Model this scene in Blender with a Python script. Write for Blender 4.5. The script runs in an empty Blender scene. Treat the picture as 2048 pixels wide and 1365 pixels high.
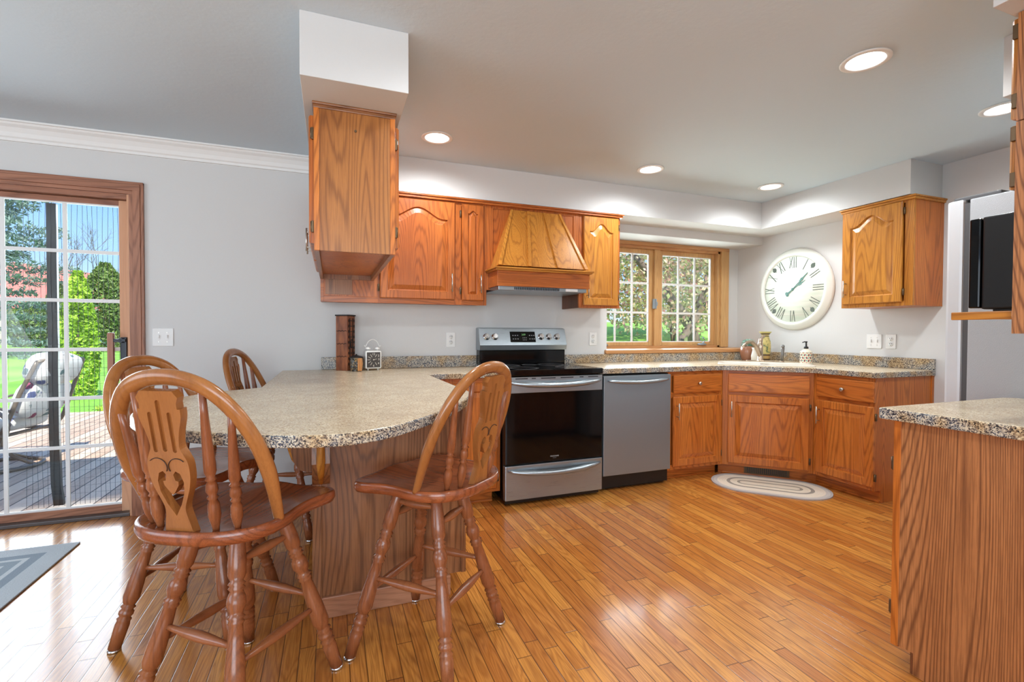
import bpy, bmesh, math, random
import numpy as np
from mathutils import Matrix, Vector
sc = bpy.context.scene
COL = sc.collection
PI = math.pi
rnd = random.Random(7)

# ------------------------------------------------------------------ camera
yaw, pit, rol, CH, FPX = math.radians(20.704), math.radians(-1.047), math.radians(.2043), 1.1856, 956.02
fw = Vector((math.sin(yaw), math.cos(yaw), 0)); rt = Vector((math.cos(yaw), -math.sin(yaw), 0)); up = Vector((0, 0, 1))
F_ = fw*math.cos(pit)+up*math.sin(pit); U2 = up*math.cos(pit)-fw*math.sin(pit)
R_ = rt*math.cos(rol)+U2*math.sin(rol); U_ = U2*math.cos(rol)-rt*math.sin(rol)
cd = bpy.data.cameras.new('camera'); cam = bpy.data.objects.new('camera', cd); COL.objects.link(cam)
cd.sensor_width = 36.0; cd.lens = FPX*36.0/2048.0; cd.clip_start = .05; cd.clip_end = 500
M = Matrix((R_, U_, -F_)).transposed().to_4x4(); M.translation = (0, 0, CH); cam.matrix_world = M
sc.camera = cam

# ------------------------------------------------------------------ look, world, sun, daylight, fill lamps
sc.view_settings.view_transform = 'Standard'; sc.view_settings.look = 'None'
sc.view_settings.exposure = 0.14; sc.view_settings.gamma = 1.0; sc.view_settings.use_curve_mapping = False
sc.cycles.max_bounces = 8; sc.cycles.diffuse_bounces = 5; sc.cycles.glossy_bounces = 4
sc.cycles.transparent_max_bounces = 12; sc.cycles.sample_clamp_indirect = 6; sc.cycles.caustics_reflective = False

def srgb(r, g, b):
    f = lambda c: (c/255/12.92) if c <= 10 else ((c/255+.055)/1.055)**2.4
    return (f(r), f(g), f(b), 1)

w = bpy.data.worlds.new('sky'); sc.world = w; w.use_nodes = True
nt = w.node_tree; nt.nodes.clear()
def wn(t): return nt.nodes.new(t)
tc = wn('ShaderNodeTexCoord'); sp = wn('ShaderNodeSeparateXYZ'); nt.links.new(tc.outputs['Generated'], sp.inputs[0])
rmp = wn('ShaderNodeValToRGB'); nt.links.new(sp.outputs['Z'], rmp.inputs[0])
e = rmp.color_ramp.elements; e[0].position = 0; e[0].color = srgb(214, 230, 250); e[1].position = .5; e[1].color = srgb(96, 152, 232)
x = e.new(.12); x.color = srgb(158, 199, 248); x = e.new(.25); x.color = srgb(122, 176, 244)
mp = wn('ShaderNodeMapping'); mp.inputs['Scale'].default_value = (1, 1, 3.2); nt.links.new(tc.outputs['Generated'], mp.inputs[0])
ns = wn('ShaderNodeTexNoise'); ns.inputs['Scale'].default_value = 3.1; ns.inputs['Detail'].default_value = 6; nt.links.new(mp.outputs[0], ns.inputs[0])
cr = wn('ShaderNodeValToRGB'); cr.color_ramp.elements[0].position = .54; cr.color_ramp.elements[1].position = .72; nt.links.new(ns.outputs[0], cr.inputs[0])
mx = wn('ShaderNodeMix'); mx.data_type = 'RGBA'; nt.links.new(cr.outputs[0], mx.inputs[0]); nt.links.new(rmp.outputs[0], mx.inputs[6]); mx.inputs[7].default_value = (.95, .97, 1, 1)
bg = wn('ShaderNodeBackground'); bg.inputs[1].default_value = 1.45; nt.links.new(mx.outputs[2], bg.inputs[0])
wo = wn('ShaderNodeOutputWorld'); nt.links.new(bg.outputs[0], wo.inputs[0])

def light(name, typ, loc, energy, color=(1, 1, 1), rot=None, aim=None, parent=None, **kw):
    d = bpy.data.lights.new(name, typ); d.energy = energy; d.color = color
    for k, v in kw.items(): setattr(d, k, v)
    o = bpy.data.objects.new(name, d); COL.objects.link(o); o.location = loc
    if aim is not None:
        o.rotation_euler = Vector(aim).to_track_quat('-Z', 'Y').to_euler()
    if parent: o.parent = parent
    return o
light('sun', 'SUN', (0, 0, 20), 7.0, (1, .95, .86), aim=(-.25, .75, -.85), angle=.009)
# added fill lamps in invented rear/left openings; daylight at the visible door and window
light('rear_fill_lamp', 'AREA', (-.9, -3.05, 1.35), 140, (.84, .94, 1), aim=(.22, 1, .42), shape='RECTANGLE', size=3.6, size_y=1.7)
light('side_fill_lamp', 'AREA', (-3.9, .6, 1.35), 50, (.86, .94, 1), aim=(1, 0, .45), shape='RECTANGLE', size=2.6, size_y=1.7)
light('patio_door_daylight', 'AREA', (-2.1, 4.15, 1.15), 80, (.86, .94, 1), aim=(0.15, -1, -.35), shape='RECTANGLE', size=1.6, size_y=1.8)
light('sink_window_daylight', 'AREA', (3.13, 4.5, 1.6), 58, (.86, .95, 1), aim=(-.12, -1, -.15), shape='RECTANGLE', size=1.4, size_y=.85)

# ------------------------------------------------------------------ node helpers
def mat(name):
    m = bpy.data.materials.new(name); m.use_nodes = True
    return m, m.node_tree, m.node_tree.nodes['Principled BSDF']
def nd(nt, t, ins=None, **props):
    n = nt.nodes.new('ShaderNode'+t)
    for k, v in props.items(): setattr(n, k, v)
    for k, v in (ins or {}).items():
        if isinstance(v, bpy.types.NodeSocket): nt.links.new(v, n.inputs[k])
        else: n.inputs[k].default_value = v
    return n
def math_(nt, op, a, b=0.0, c=None):
    n = nd(nt, 'Math', {0: a, 1: b}, operation=op)
    if c is not None:
        if isinstance(c, bpy.types.NodeSocket): nt.links.new(c, n.inputs[2])
        else: n.inputs[2].default_value = c
    return n.outputs[0]
def ramp(nt, fac, stops, interp='LINEAR'):
    n = nd(nt, 'ValToRGB', {0: fac}); r = n.color_ramp; r.interpolation = interp
    while len(r.elements) < len(stops): r.elements.new(.5)
    for el, (p, c) in zip(r.elements, stops): el.position = p; el.color = c
    return n.outputs[0]
def mixc(nt, f, a, b, mode='MIX'):
    n = nd(nt, 'Mix', data_type='RGBA', blend_type=mode)
    for i, v in ((0, f), (6, a), (7, b)):
        if isinstance(v, bpy.types.NodeSocket): nt.links.new(v, n.inputs[i])
        else: n.inputs[i].default_value = v
    return n.outputs[2]
def coords(nt, rand=True):
    t = nd(nt, 'TexCoord').outputs['Object']
    if rand:
        oi = nd(nt, 'ObjectInfo').outputs['Random']
        off = nd(nt, 'VectorMath', {0: (3.7, 5.1, 7.3)}, operation='SCALE'); nt.links.new(oi, off.inputs['Scale'])
        t = nd(nt, 'VectorMath', {0: t, 1: off.outputs[0]}, operation='ADD').outputs[0]
    return t
def bump(nt, bs, h, strength=.1, dist=.002):
    b = nd(nt, 'Bump', {'Height': h, 'Strength': strength, 'Distance': dist}); nt.links.new(b.outputs[0], bs.inputs['Normal'])
def plain(name, col, rough=.5, metal=0., emit=None, es=1., coat=0., bumps=None):
    m, nt, b = mat(name); b.inputs['Base Color'].default_value = col
    b.inputs['Roughness'].default_value = rough; b.inputs['Metallic'].default_value = metal; b.inputs['Coat Weight'].default_value = coat
    v = nd(nt, 'TexNoise', {'Vector': nd(nt, 'TexCoord').outputs['Object'], 'Scale': bumps[0] if bumps else 30., 'Detail': 4.})
    c = mixc(nt, math_(nt, 'MULTIPLY', v.outputs[0], .12), col, tuple(k*.8 for k in col[:3])+(1,)); nt.links.new(c, b.inputs['Base Color'])
    if bumps: bump(nt, b, v.outputs[0], bumps[1], .003)
    if emit: b.inputs['Emission Color'].default_value = emit; b.inputs['Emission Strength'].default_value = es
    return m
def oak(name, light_, mid, dark, axis='Z', rough=.33, scale=1., lines=42., coat=.25, fig=1.):
    m, nt, b = mat(name); v = coords(nt)
    s = {'X': (.085, 1, 1), 'Y': (1, .085, 1), 'Z': (1, 1, .085)}[axis]
    st = {'X': (.02, 1, 1), 'Y': (1, .02, 1), 'Z': (1, 1, .02)}[axis]
    v1 = nd(nt, 'Mapping', {0: v, 'Scale': s}).outputs[0]
    v2 = nd(nt, 'Mapping', {0: v, 'Scale': st}).outputs[0]
    n1 = nd(nt, 'TexNoise', {'Vector': v1, 'Scale': 4.2*scale, 'Detail': 1.2, 'Roughness': .4, 'Distortion': .1}).outputs[0]
    jit = nd(nt, 'TexNoise', {'Vector': v2, 'Scale': 90*scale, 'Detail': 3.}).outputs[0]
    ph = math_(nt, 'ADD', math_(nt, 'MULTIPLY', n1, lines*2*PI), math_(nt, 'MULTIPLY', jit, 4.))
    cath = math_(nt, 'MULTIPLY_ADD', math_(nt, 'SINE', ph), .5, .5)
    cath = math_(nt, 'POWER', cath, 3.5)
    fine = nd(nt, 'TexNoise', {'Vector': v2, 'Scale': 330*scale, 'Detail': 4., 'Roughness': .7}).outputs[0]
    pore = ramp(nt, fine, [(.42, (1, 1, 1, 1)), (.55, (0, 0, 0, 1))])
    broad = nd(nt, 'TexNoise', {'Vector': v1, 'Scale': 6*scale, 'Detail': 3.}).outputs[0]
    base = ramp(nt, broad, [(.3, mid), (.7, light_)])
    c = mixc(nt, math_(nt, 'MULTIPLY', cath, .5*fig), base, dark)
    c = mixc(nt, math_(nt, 'MULTIPLY', pore, .30*fig), c, dark)
    nt.links.new(c, b.inputs['Base Color'])
    b.inputs['Roughness'].default_value = rough; b.inputs['Coat Weight'].default_value = coat*.4; b.inputs['Coat Roughness'].default_value = .15; b.inputs['Specular IOR Level'].default_value = .35
    bump(nt, b, math_(nt, 'ADD', pore, cath), .06, .001)
    return m
HONEY = (srgb(204, 140, 58), srgb(186, 120, 44), srgb(128, 70, 22))
TAN = (srgb(178, 118, 62), srgb(158, 98, 48), srgb(98, 54, 26))
RED = (srgb(190, 108, 48), srgb(170, 90, 36), srgb(100, 46, 16))
BROWN = (srgb(164, 112, 74), srgb(142, 92, 58), srgb(84, 50, 30))
STOOLC = (srgb(160, 98, 60), srgb(138, 78, 46), srgb(84, 44, 26))
M_up = oak('oak_upper_cabinets', *RED, 'Z'); M_upx = oak('oak_upper_rails', *RED, 'X')
M_honey = oak('oak_honey', *HONEY, 'Z'); M_honeyx = oak('oak_honey_horizontal', *HONEY, 'X'); M_honeyy = oak('oak_honey_depthwise', *HONEY, 'Y')
M_tan = oak('oak_hanging_end_panel', *TAN, 'Z')
M_base = oak('oak_base_cabinets', srgb(208, 126, 54), srgb(188, 102, 38), srgb(112, 52, 16), 'Z'); M_basex = oak('oak_base_rails', srgb(208, 126, 54), srgb(188, 102, 38), srgb(112, 52, 16), 'X')
M_dark = oak('oak_painted_shade', srgb(120, 72, 46), srgb(98, 56, 34), srgb(60, 32, 18), 'Z')  # darker copy of the cabinet oak, side and recess shade put into its colour
M_brown = oak('oak_brown_panel', *BROWN, 'Z', lines=58., scale=.9, fig=1.2); M_brownx = oak('oak_brown_rail', *BROWN, 'X')
M_isl = oak('oak_island_panel', srgb(186, 124, 76), srgb(166, 104, 60), srgb(96, 54, 30), 'Z', lines=62., scale=.85, rough=.4, fig=1.5)
M_stool = oak('oak_stool', *STOOLC, 'Z', rough=.26, lines=24., coat=.7, fig=.7)
M_rung = oak('oak_stool_rung', *STOOLC, 'Z', rough=.26, lines=14., coat=.7, fig=.25)
M_seat = oak('oak_stool_seat', srgb(164, 92, 54), srgb(138, 72, 42), srgb(76, 38, 24), 'Y', rough=.2, lines=26., coat=.9, fig=.8)
M_bow = oak('oak_bent_bow', srgb(172, 112, 60), srgb(150, 92, 46), srgb(96, 56, 30), 'Z', rough=.22, lines=16., coat=.9, fig=.4)
M_trim = oak('oak_door_trim', srgb(174, 122, 96), srgb(152, 102, 78), srgb(102, 64, 48), 'Z', rough=.4); M_trimx = oak('oak_door_head', srgb(174, 122, 96), srgb(152, 102, 78), srgb(102, 64, 48), 'X', rough=.4)
M_door = oak('oak_patio_door_stile', srgb(214, 166, 132), srgb(200, 148, 112), srgb(160, 110, 80), 'Z', rough=.45, fig=.4, coat=.1)
M_win = oak('pine_window_wood', srgb(214, 176, 120), srgb(196, 150, 98), srgb(140, 96, 56), 'Z', rough=.35, fig=.5); M_winx = oak('pine_window_wood_horizontal', srgb(200, 150, 100), srgb(180, 126, 80), srgb(130, 84, 48), 'X', rough=.35, fig=.5)

# hardwood strip floor: boards run along Y
m, nt, b = mat('oak_strip_floor'); M_floor = m
pos = nd(nt, 'NewGeometry').outputs['Position']; s3 = nd(nt, 'SeparateXYZ', {0: pos})
W = .057
xr = math_(nt, 'DIVIDE', s3.outputs[0], W); row = math_(nt, 'FLOOR', xr); fx = math_(nt, 'SUBTRACT', xr, row)
r1 = nd(nt, 'TexWhiteNoise', {'W': row}, noise_dimensions='1D').outputs[0]
yo = math_(nt, 'MULTIPLY_ADD', r1, 7.3, s3.outputs[1]); yr = math_(nt, 'DIVIDE', yo, .62); seg = math_(nt, 'FLOOR', yr); fy = math_(nt, 'SUBTRACT', yr, seg)
cid = nd(nt, 'CombineXYZ', {0: row, 1: seg}).outputs[0]
wn_ = nd(nt, 'TexWhiteNoise', {'Vector': cid}, noise_dimensions='2D')
gx = math_(nt, 'MINIMUM', fx, math_(nt, 'SUBTRACT', 1.0, fx)); gy = math_(nt, 'MULTIPLY', math_(nt, 'MINIMUM', fy, math_(nt, 'SUBTRACT', 1.0, fy)), .62/W)
gap = nd(nt, 'MapRange', {0: math_(nt, 'MINIMUM', gx, gy), 1: .014, 2: .045, 3: 1., 4: 0.}).outputs[0]
sh = nd(nt, 'VectorMath', {0: wn_.outputs['Color'], 1: (9, 13, 0)}, operation='MULTIPLY').outputs[0]
pv = nd(nt, 'VectorMath', {0: pos, 1: sh}, operation='ADD').outputs[0]
g1 = nd(nt, 'TexNoise', {'Vector': nd(nt, 'Mapping', {0: pv, 'Scale': (1, .10, 1)}).outputs[0], 'Scale': 9., 'Detail': 2., 'Distortion': .5}).outputs[0]
g2 = nd(nt, 'TexNoise', {'Vector': nd(nt, 'Mapping', {0: pv, 'Scale': (1, .03, 1)}).outputs[0], 'Scale': 220., 'Detail': 4.}).outputs[0]
cath = math_(nt, 'POWER', math_(nt, 'MULTIPLY_ADD', math_(nt, 'SINE', math_(nt, 'MULTIPLY', g1, 110.)), .5, .5), 2.)
fb = ramp(nt, wn_.outputs['Value'], [(0, srgb(176, 106, 46)), (.3, srgb(200, 130, 58)), (.65, srgb(216, 148, 68)), (1, srgb(188, 114, 48))])
c = mixc(nt, math_(nt, 'MULTIPLY', cath, .38), fb, srgb(128, 66, 26))
c = mixc(nt, math_(nt, 'MULTIPLY', ramp(nt, g2, [(.42, (1, 1, 1, 1)), (.55, (0, 0, 0, 1))]), .30), c, srgb(118, 60, 24))
c = mixc(nt, math_(nt, 'MULTIPLY', gap, .8), c, srgb(56, 26, 10))
nt.links.new(c, b.inputs['Base Color']); b.inputs['Roughness'].default_value = .24; b.inputs['Coat Weight'].default_value = .35; b.inputs['Coat Roughness'].default_value = .12
wav = nd(nt, 'TexNoise', {'Vector': pos, 'Scale': 9., 'Detail': 2.}).outputs[0]
bump(nt, b, math_(nt, 'ADD', math_(nt, 'MULTIPLY', gap, -1.), math_(nt, 'MULTIPLY', wav, .25)), .35, .0012)

def speck(name, edge):
    m, nt, b = mat(name); v = nd(nt, 'TexCoord').outputs['Object']
    vo = nd(nt, 'TexVoronoi', {'Vector': v, 'Scale': 290.}); rv = nd(nt, 'SeparateColor', {0: vo.outputs['Color']}).outputs[0]
    n2 = nd(nt, 'TexNoise', {'Vector': v, 'Scale': 210., 'Detail': 3.}).outputs[0]
    n3 = nd(nt, 'TexNoise', {'Vector': v, 'Scale': 9., 'Detail': 3.}).outputs[0]
    k = math_(nt, 'ADD', math_(nt, 'MULTIPLY', rv, .55), math_(nt, 'MULTIPLY', n2, .45))
    if edge:
        a = ramp(nt, k, [(0, srgb(40, 44, 54)), (.30, srgb(64, 70, 84)), (.40, srgb(120, 122, 126)), (.52, srgb(176, 166, 150)), (.66, srgb(206, 198, 180)), (.8, srgb(226, 220, 206))], 'CONSTANT')
        d = ramp(nt, k, [(0, srgb(48, 42, 38)), (.28, srgb(110, 88, 66)), (.42, srgb(156, 128, 96)), (.55, srgb(194, 168, 130)), (.75, srgb(216, 196, 160))], 'CONSTANT')
        c = mixc(nt, ramp(nt, n3, [(.42, (0, 0, 0, 1)), (.6, (1, 1, 1, 1))]), a, d)
    else:
        a = ramp(nt, k, [(0, srgb(96, 88, 80)), (.20, srgb(152, 132, 108)), (.30, srgb(196, 174, 142)), (.42, srgb(216, 198, 166)), (.60, srgb(226, 212, 184)), (.8, srgb(234, 224, 204))], 'CONSTANT')
        c = mixc(nt, ramp(nt, n3, [(.35, (0, 0, 0, 1)), (.75, (.55, .55, .55, 1))]), a, srgb(176, 158, 134))
    nt.links.new(c, b.inputs['Base Color']); b.inputs['Roughness'].default_value = .26; b.inputs['Specular IOR Level'].default_value = .45
    return m
M_top = speck('speckled_laminate_top', False); M_edge = speck('speckled_laminate_edge', True)  # edge copies the same laminate, a bluer lighting difference put into its colour

M_wall = plain('light_grey_wall_paint', srgb(206, 206, 205), .75, bumps=(140., .06))
M_ceil = plain('ceiling_paint', srgb(208, 208, 206), .8, bumps=(60., .12))
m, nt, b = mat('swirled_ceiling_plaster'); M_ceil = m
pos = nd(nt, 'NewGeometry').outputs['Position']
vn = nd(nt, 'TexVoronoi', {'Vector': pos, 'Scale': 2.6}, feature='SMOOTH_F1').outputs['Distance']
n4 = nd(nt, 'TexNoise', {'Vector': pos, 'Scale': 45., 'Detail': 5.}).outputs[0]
b.inputs['Base Color'].default_value = srgb(199, 213, 222); b.inputs['Roughness'].default_value = .85  # cool tint put in the paint to offset warm light bounced off the floor
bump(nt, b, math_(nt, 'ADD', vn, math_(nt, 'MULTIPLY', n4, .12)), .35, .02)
M_white = plain('white_trim_paint', srgb(226, 226, 224), .45)
M_plate = plain('white_plastic_plate', srgb(224, 224, 222), .35)
M_slot = plain('dark_slot', srgb(40, 40, 42), .5)
M_steelplain = plain('nickel', srgb(200, 196, 188), .28, 1.)
def steel(name, col, rough, axis, st=.10):
    m, nt, b = mat(name); v = nd(nt, 'TexCoord').outputs['Object']
    s = {'X': (.01, 1, 1), 'Z': (1, 1, .01)}[axis]
    n = nd(nt, 'TexNoise', {'Vector': nd(nt, 'Mapping', {0: v, 'Scale': s}).outputs[0], 'Scale': 700., 'Detail': 3.}).outputs[0]
    b.inputs['Base Color'].default_value = col; b.inputs['Metallic'].default_value = .82
    nt.links.new(math_(nt, 'MULTIPLY_ADD', n, .14, rough-.07), b.inputs['Roughness']); b.inputs['Anisotropic'].default_value = .55
    bump(nt, b, n, st, .0004); return m
M_ss = steel('brushed_stainless', srgb(158, 167, 173), .30, 'X'); M_ssd = steel('brushed_stainless_dishwasher', srgb(150, 160, 167), .38, 'X')
M_sspol = plain('polished_handle_steel', srgb(214, 214, 214), .2, 1.)
M_blk = plain('black_glass', srgb(9, 9, 10), .07); M_blk.node_tree.nodes['Principled BSDF'].inputs['Specular IOR Level'].default_value = .3; M_blkm = plain('black_enamel', srgb(16, 16, 17), .3)
M_bronze = plain('dark_bronze_hinge', srgb(104, 84, 62), .4, .7)
M_fr = plain('fridge_textured_grey_side', srgb(178, 182, 186), .5, .15, bumps=(420., .6)); M_frd = plain('fridge_door_grey', srgb(212, 216, 220), .35, .1)
M_gask = plain('fridge_gasket', srgb(84, 84, 86), .6)

def glassmat(name, tint=(1, 1, 1, 1), refl=.06):
    m, nt, b = mat(name); nt.nodes.remove(b); out = nt.nodes['Material Output']
    tr = nd(nt, 'BsdfTransparent', {0: tint}); gl = nd(nt, 'BsdfGlossy', {'Color': (1, 1, 1, 1), 'Roughness': .01})
    lw = nd(nt, 'Fresnel', {0: 1.35}); mx_ = nd(nt, 'MixShader', {0: lw.outputs[0], 1: tr.outputs[0], 2: gl.outputs[0]})
    nt.links.new(mx_.outputs[0], out.inputs[0]); return m
M_glass = glassmat('window_glass', (.97, .985, .98, 1))

# ------------------------------------------------------------------ mesh helpers
class MB:
    def __init__(s): s.bm = bmesh.new(); s.T = Matrix.Identity(4)
    def _fin(s, n0, mi, sm=None):
        s.bm.verts.ensure_lookup_table(); s.bm.faces.ensure_lookup_table()
    def box(s, x0, x1, y0, y1, z0, z1, b=0, mi=0, M=None):
        r = bmesh.ops.create_cube(s.bm, size=1, matrix=Matrix.Translation(((x0+x1)/2, (y0+y1)/2, (z0+z1)/2)) @ Matrix.Diagonal((abs(x1-x0), abs(y1-y0), abs(z1-z0), 1)))
        vs = r['verts']; fs = list({f for v in vs for f in v.link_faces})
        for f in fs: f.material_index = mi
        if b > 0:
            b = min(b, .45*min(abs(x1-x0), abs(y1-y0), abs(z1-z0)))
            rr = bmesh.ops.bevel(s.bm, geom=list({e for f in fs for e in f.edges}), offset=b, segments=2, affect='EDGES', profile=.6)
            vs = list({v for f in rr['faces'] for v in f.verts} | {v for v in vs if v.is_valid})
            for f in rr['faces']: f.material_index = mi
        if M is not None: bmesh.ops.transform(s.bm, matrix=M, verts=[v for v in vs if v.is_valid])
        return s
    def poly(s, pts, h0, h1, plane='xy', mi=0, mi_side=None, holes=(), M=None, smooth_side=False):
        def V(p, h): return {'xy': (p[0], p[1], h), 'xz': (p[0], h, p[1]), 'yz': (h, p[0], p[1])}[plane]
        loops = [pts]+list(holes); newv = []; caps = []
        for h in (h0, h1):
            edges = []; rows = []
            for L in loops:
                vs = [s.bm.verts.new(V(p, h)) for p in L]; rows.append(vs); newv += vs
                edges += [s.bm.edges.new((vs[i], vs[(i+1) % len(vs)])) for i in range(len(vs))]
            r = bmesh.ops.triangle_fill(s.bm, edges=edges, use_beauty=True)
            fs = [g for g in r['geom'] if isinstance(g, bmesh.types.BMFace)]
            for f in fs: f.material_index = mi
            caps.append((rows, fs))
        side = []
        for ra, rb in zip(caps[0][0], caps[1][0]):
            n = len(ra)
            for i in range(n):
                f = s.bm.faces.new((ra[i], ra[(i+1) % n], rb[(i+1) % n], rb[i])); f.material_index = mi if mi_side is None else mi_side; f.smooth = smooth_side; side.append(f)
        bmesh.ops.recalc_face_normals(s.bm, faces=side+caps[0][1]+caps[1][1])
        if M is not None: bmesh.ops.transform(s.bm, matrix=M, verts=newv)
        return s
    def loops(s, rows, close=True, caps=(True, True), mi=0, smooth=True):
        """rows: list of equal-length rings of points, skinned together"""
        R = [[s.bm.verts.new(p) for p in r] for r in rows]; n = len(R[0]); fs = []
        for a, b_ in zip(R, R[1:]):
            for i in range(n if close else n-1):
                try: f = s.bm.faces.new((a[i], a[(i+1) % n], b_[(i+1) % n], b_[i])); f.smooth = smooth; f.material_index = mi; fs.append(f)
                except ValueError: pass
        if caps[0]: f = s.bm.faces.new(R[0]); f.material_index = mi; fs.append(f)
        if caps[1]: f = s.bm.faces.new(R[-1]); f.material_index = mi; fs.append(f)
        bmesh.ops.recalc_face_normals(s.bm, faces=fs)
        return s
    def rod(s, p0, p1, prof, seg=14, mi=0):
        """turned shape from p0 to p1: prof = [(t, radius)]"""
        p0, p1 = Vector(p0), Vector(p1); d = p1-p0; q = d.to_track_quat('Z', 'Y').to_matrix()
        rows = []
        for t, r in prof:
            c = p0+d*t; rows.append([c+q @ Vector((r*math.cos(2*PI*i/seg), r*math.sin(2*PI*i/seg), 0)) for i in range(seg)])
        return s.loops(rows, mi=mi)
    def lathe(s, prof, c=(0, 0, 0), seg=28, M=None, mi=0, sx=1., sy=1.):
        rows = []
        for r, z in prof:
            row = [Vector((c[0]+max(r, 1e-4)*sx*math.cos(2*PI*i/seg), c[1]+max(r, 1e-4)*sy*math.sin(2*PI*i/seg), c[2]+z)) for i in range(seg)]
            if M is not None: row = [M @ p for p in row]
            rows.append(row)
        return s.loops(rows, mi=mi)
    def tube(s, pts, r, seg=10, upv=(0, 0, 1), flat=1., closed=False, mi=0, cap=True):
        pts = [Vector(p) for p in pts]; n = len(pts); rows = []
        for i, p in enumerate(pts):
            a = pts[(i-1) % n] if (closed or i > 0) else pts[i]; b_ = pts[(i+1) % n] if (closed or i < n-1) else pts[i]
            t = (b_-a).normalized(); u = Vector(upv); sd = t.cross(u)
            if sd.length < 1e-4: sd = t.cross(Vector((1, 0, 0)))
            sd.normalize(); w_ = sd.cross(t).normalized()
            rr = r[i] if isinstance(r, (list, tuple)) else r
            rows.append([p+sd*(rr*math.cos(2*PI*k/seg))+w_*(rr*flat*math.sin(2*PI*k/seg)) for k in range(seg)])
        if closed: rows.append(rows[0])
        return s.loops(rows, caps=(cap and not closed, cap and not closed), mi=mi)
    def ball(s, c, r, sz=(1, 1, 1), mi=0, u=16, v=10):
        rr = bmesh.ops.create_uvsphere(s.bm, u_segments=u, v_segments=v, radius=r, matrix=Matrix.Translation(c) @ Matrix.Diagonal((*sz, 1)))
        for f in {f for q in rr['verts'] for f in q.link_faces}: f.smooth = True; f.material_index = mi
        return s
def obj(name, mb, mats, parent=None, loc=None, rotz=None, **props):
    me = bpy.data.meshes.new(name)
    if isinstance(mb, MB): mb.bm.to_mesh(me); mb.bm.free()
    else: me.from_pydata(*mb)
    for m_ in (mats if isinstance(mats, (list, tuple)) else [mats]): me.materials.append(m_)
    o = bpy.data.objects.new(name, me); COL.objects.link(o)
    if parent is not None: o.parent = parent
    if loc is not None: o.location = loc
    if rotz is not None: o.rotation_euler = (0, 0, rotz)
    for k, v in props.items(): o[k] = v
    return o
def thing(name, label, cat, loc=(0, 0, 0), rotz=0, group=None):
    o = bpy.data.objects.new(name, None); COL.objects.link(o); o.empty_display_size = .1
    o.location = loc; o.rotation_euler = (0, 0, rotz); o['label'] = label; o['category'] = cat
    if group: o['group'] = group
    return o
def tag(o, label, cat, group=None, kind=None):
    o['label'] = label; o['category'] = cat
    if group: o['group'] = group
    if kind: o['kind'] = kind
    return o
def struct(name, mb, mats, **k):
    o = obj(name, mb, mats, **k); o['kind'] = 'structure'; return o
def dup(root, label, loc, rotz, group=None):
    r = root.copy(); COL.objects.link(r); r.location = loc; r.rotation_euler = (0, 0, rotz); r['label'] = label
    if group: r['group'] = group
    for ch in list(root.children):
        c_ = ch.copy(); COL.objects.link(c_); c_.parent = r
        for g in ch.children:
            d = g.copy(); COL.objects.link(d); d.parent = c_
    return r
def spline(P, n=8, closed=False):
    P = [Vector(p) for p in P]; out = []; N = len(P)
    for i in range(N if closed else N-1):
        if closed: a, b_, c_, d = P[(i-1) % N], P[i], P[(i+1) % N], P[(i+2) % N]
        else: a, b_, c_, d = P[max(i-1, 0)], P[i], P[i+1], P[min(i+2, N-1)]
        for k in range(n):
            t = k/n; out.append(.5*((2*b_)+(c_-a)*t+(2*a-5*b_+4*c_-d)*t*t+(3*b_-a-3*c_+d)*t**3))
    if not closed: out.append(P[-1])
    return out

# ------------------------------------------------------------------ room shell
YW, XW, CE, CZ = 3.71, 4.15, 2.41, 2.165     # back wall, right wall, ceiling, soffit underside
SD, SB = .14, .85
mb = MB().box(-4.12, 4.27, -3.32, YW+.12, -.06, 0); struct('floor', mb, M_floor)
CANS = [(.625, 3.00), (2.235, 3.00), (3.43, 2.99), (2.24, 1.465), (3.41, 1.505), (.62, 1.50), (1.2, -.6)]
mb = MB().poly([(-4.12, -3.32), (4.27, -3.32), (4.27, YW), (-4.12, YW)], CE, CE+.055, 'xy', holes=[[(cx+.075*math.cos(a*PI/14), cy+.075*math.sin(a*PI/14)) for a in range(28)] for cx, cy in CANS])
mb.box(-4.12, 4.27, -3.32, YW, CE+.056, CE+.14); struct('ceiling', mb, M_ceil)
# back wall with the patio door opening and the bumped-out sink window
mb = MB()
mb.box(-4.12, -2.97, YW, YW+.14, 0, CE); mb.box(-2.97, -1.175, YW, YW+.14, 2.05, CE)
mb.box(-1.175, 2.31, YW, YW+.14, 0, CE); mb.box(2.31, 4.15, YW, YW+.14, 0, .99); mb.box(2.31, 4.15, YW, YW+.14, 2.09, CE)
struct('wall_back', mb, M_wall)
mb = MB().box(2.19, 2.31, YW+.14, 4.14, .8, 2.3).box(2.31, 4.15, YW+.14, 4.14, .8, .99).box(2.31, 4.15, YW+.14, 4.14, 2.09, 2.3)
mb.box(2.31, 2.36, 4.02, 4.14, .99, 2.09).box(3.905, 4.15, 4.02, 4.14, .99, 2.09)
mb.box(4.15, 4.27, YW+.14, 4.14, .8, 2.3)
struct('wall_window_bay', mb, M_wall)
struct('wall_right', MB().box(XW, XW+.12, .33, YW+.14, 0, CE), M_wall)
struct('wall_fridge_side', MB().box(1.86, XW+.12, .33, .45, 0, CE), M_wall)
struct('wall_far_right', MB().box(1.86, 1.98, -3.2, .33, 0, CE), M_wall)
mb = MB().box(-4.12, -2.8, -3.32, -3.2, 0, CE).box(1, 1.98, -3.32, -3.2, 0, CE).box(-2.8, 1, -3.32, -3.2, 0, .45).box(-2.8, 1, -3.32, -3.2, 2.25, CE)  # unseen wall; its opening is added for the fill lamp
struct('wall_rear', mb, M_wall)
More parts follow.
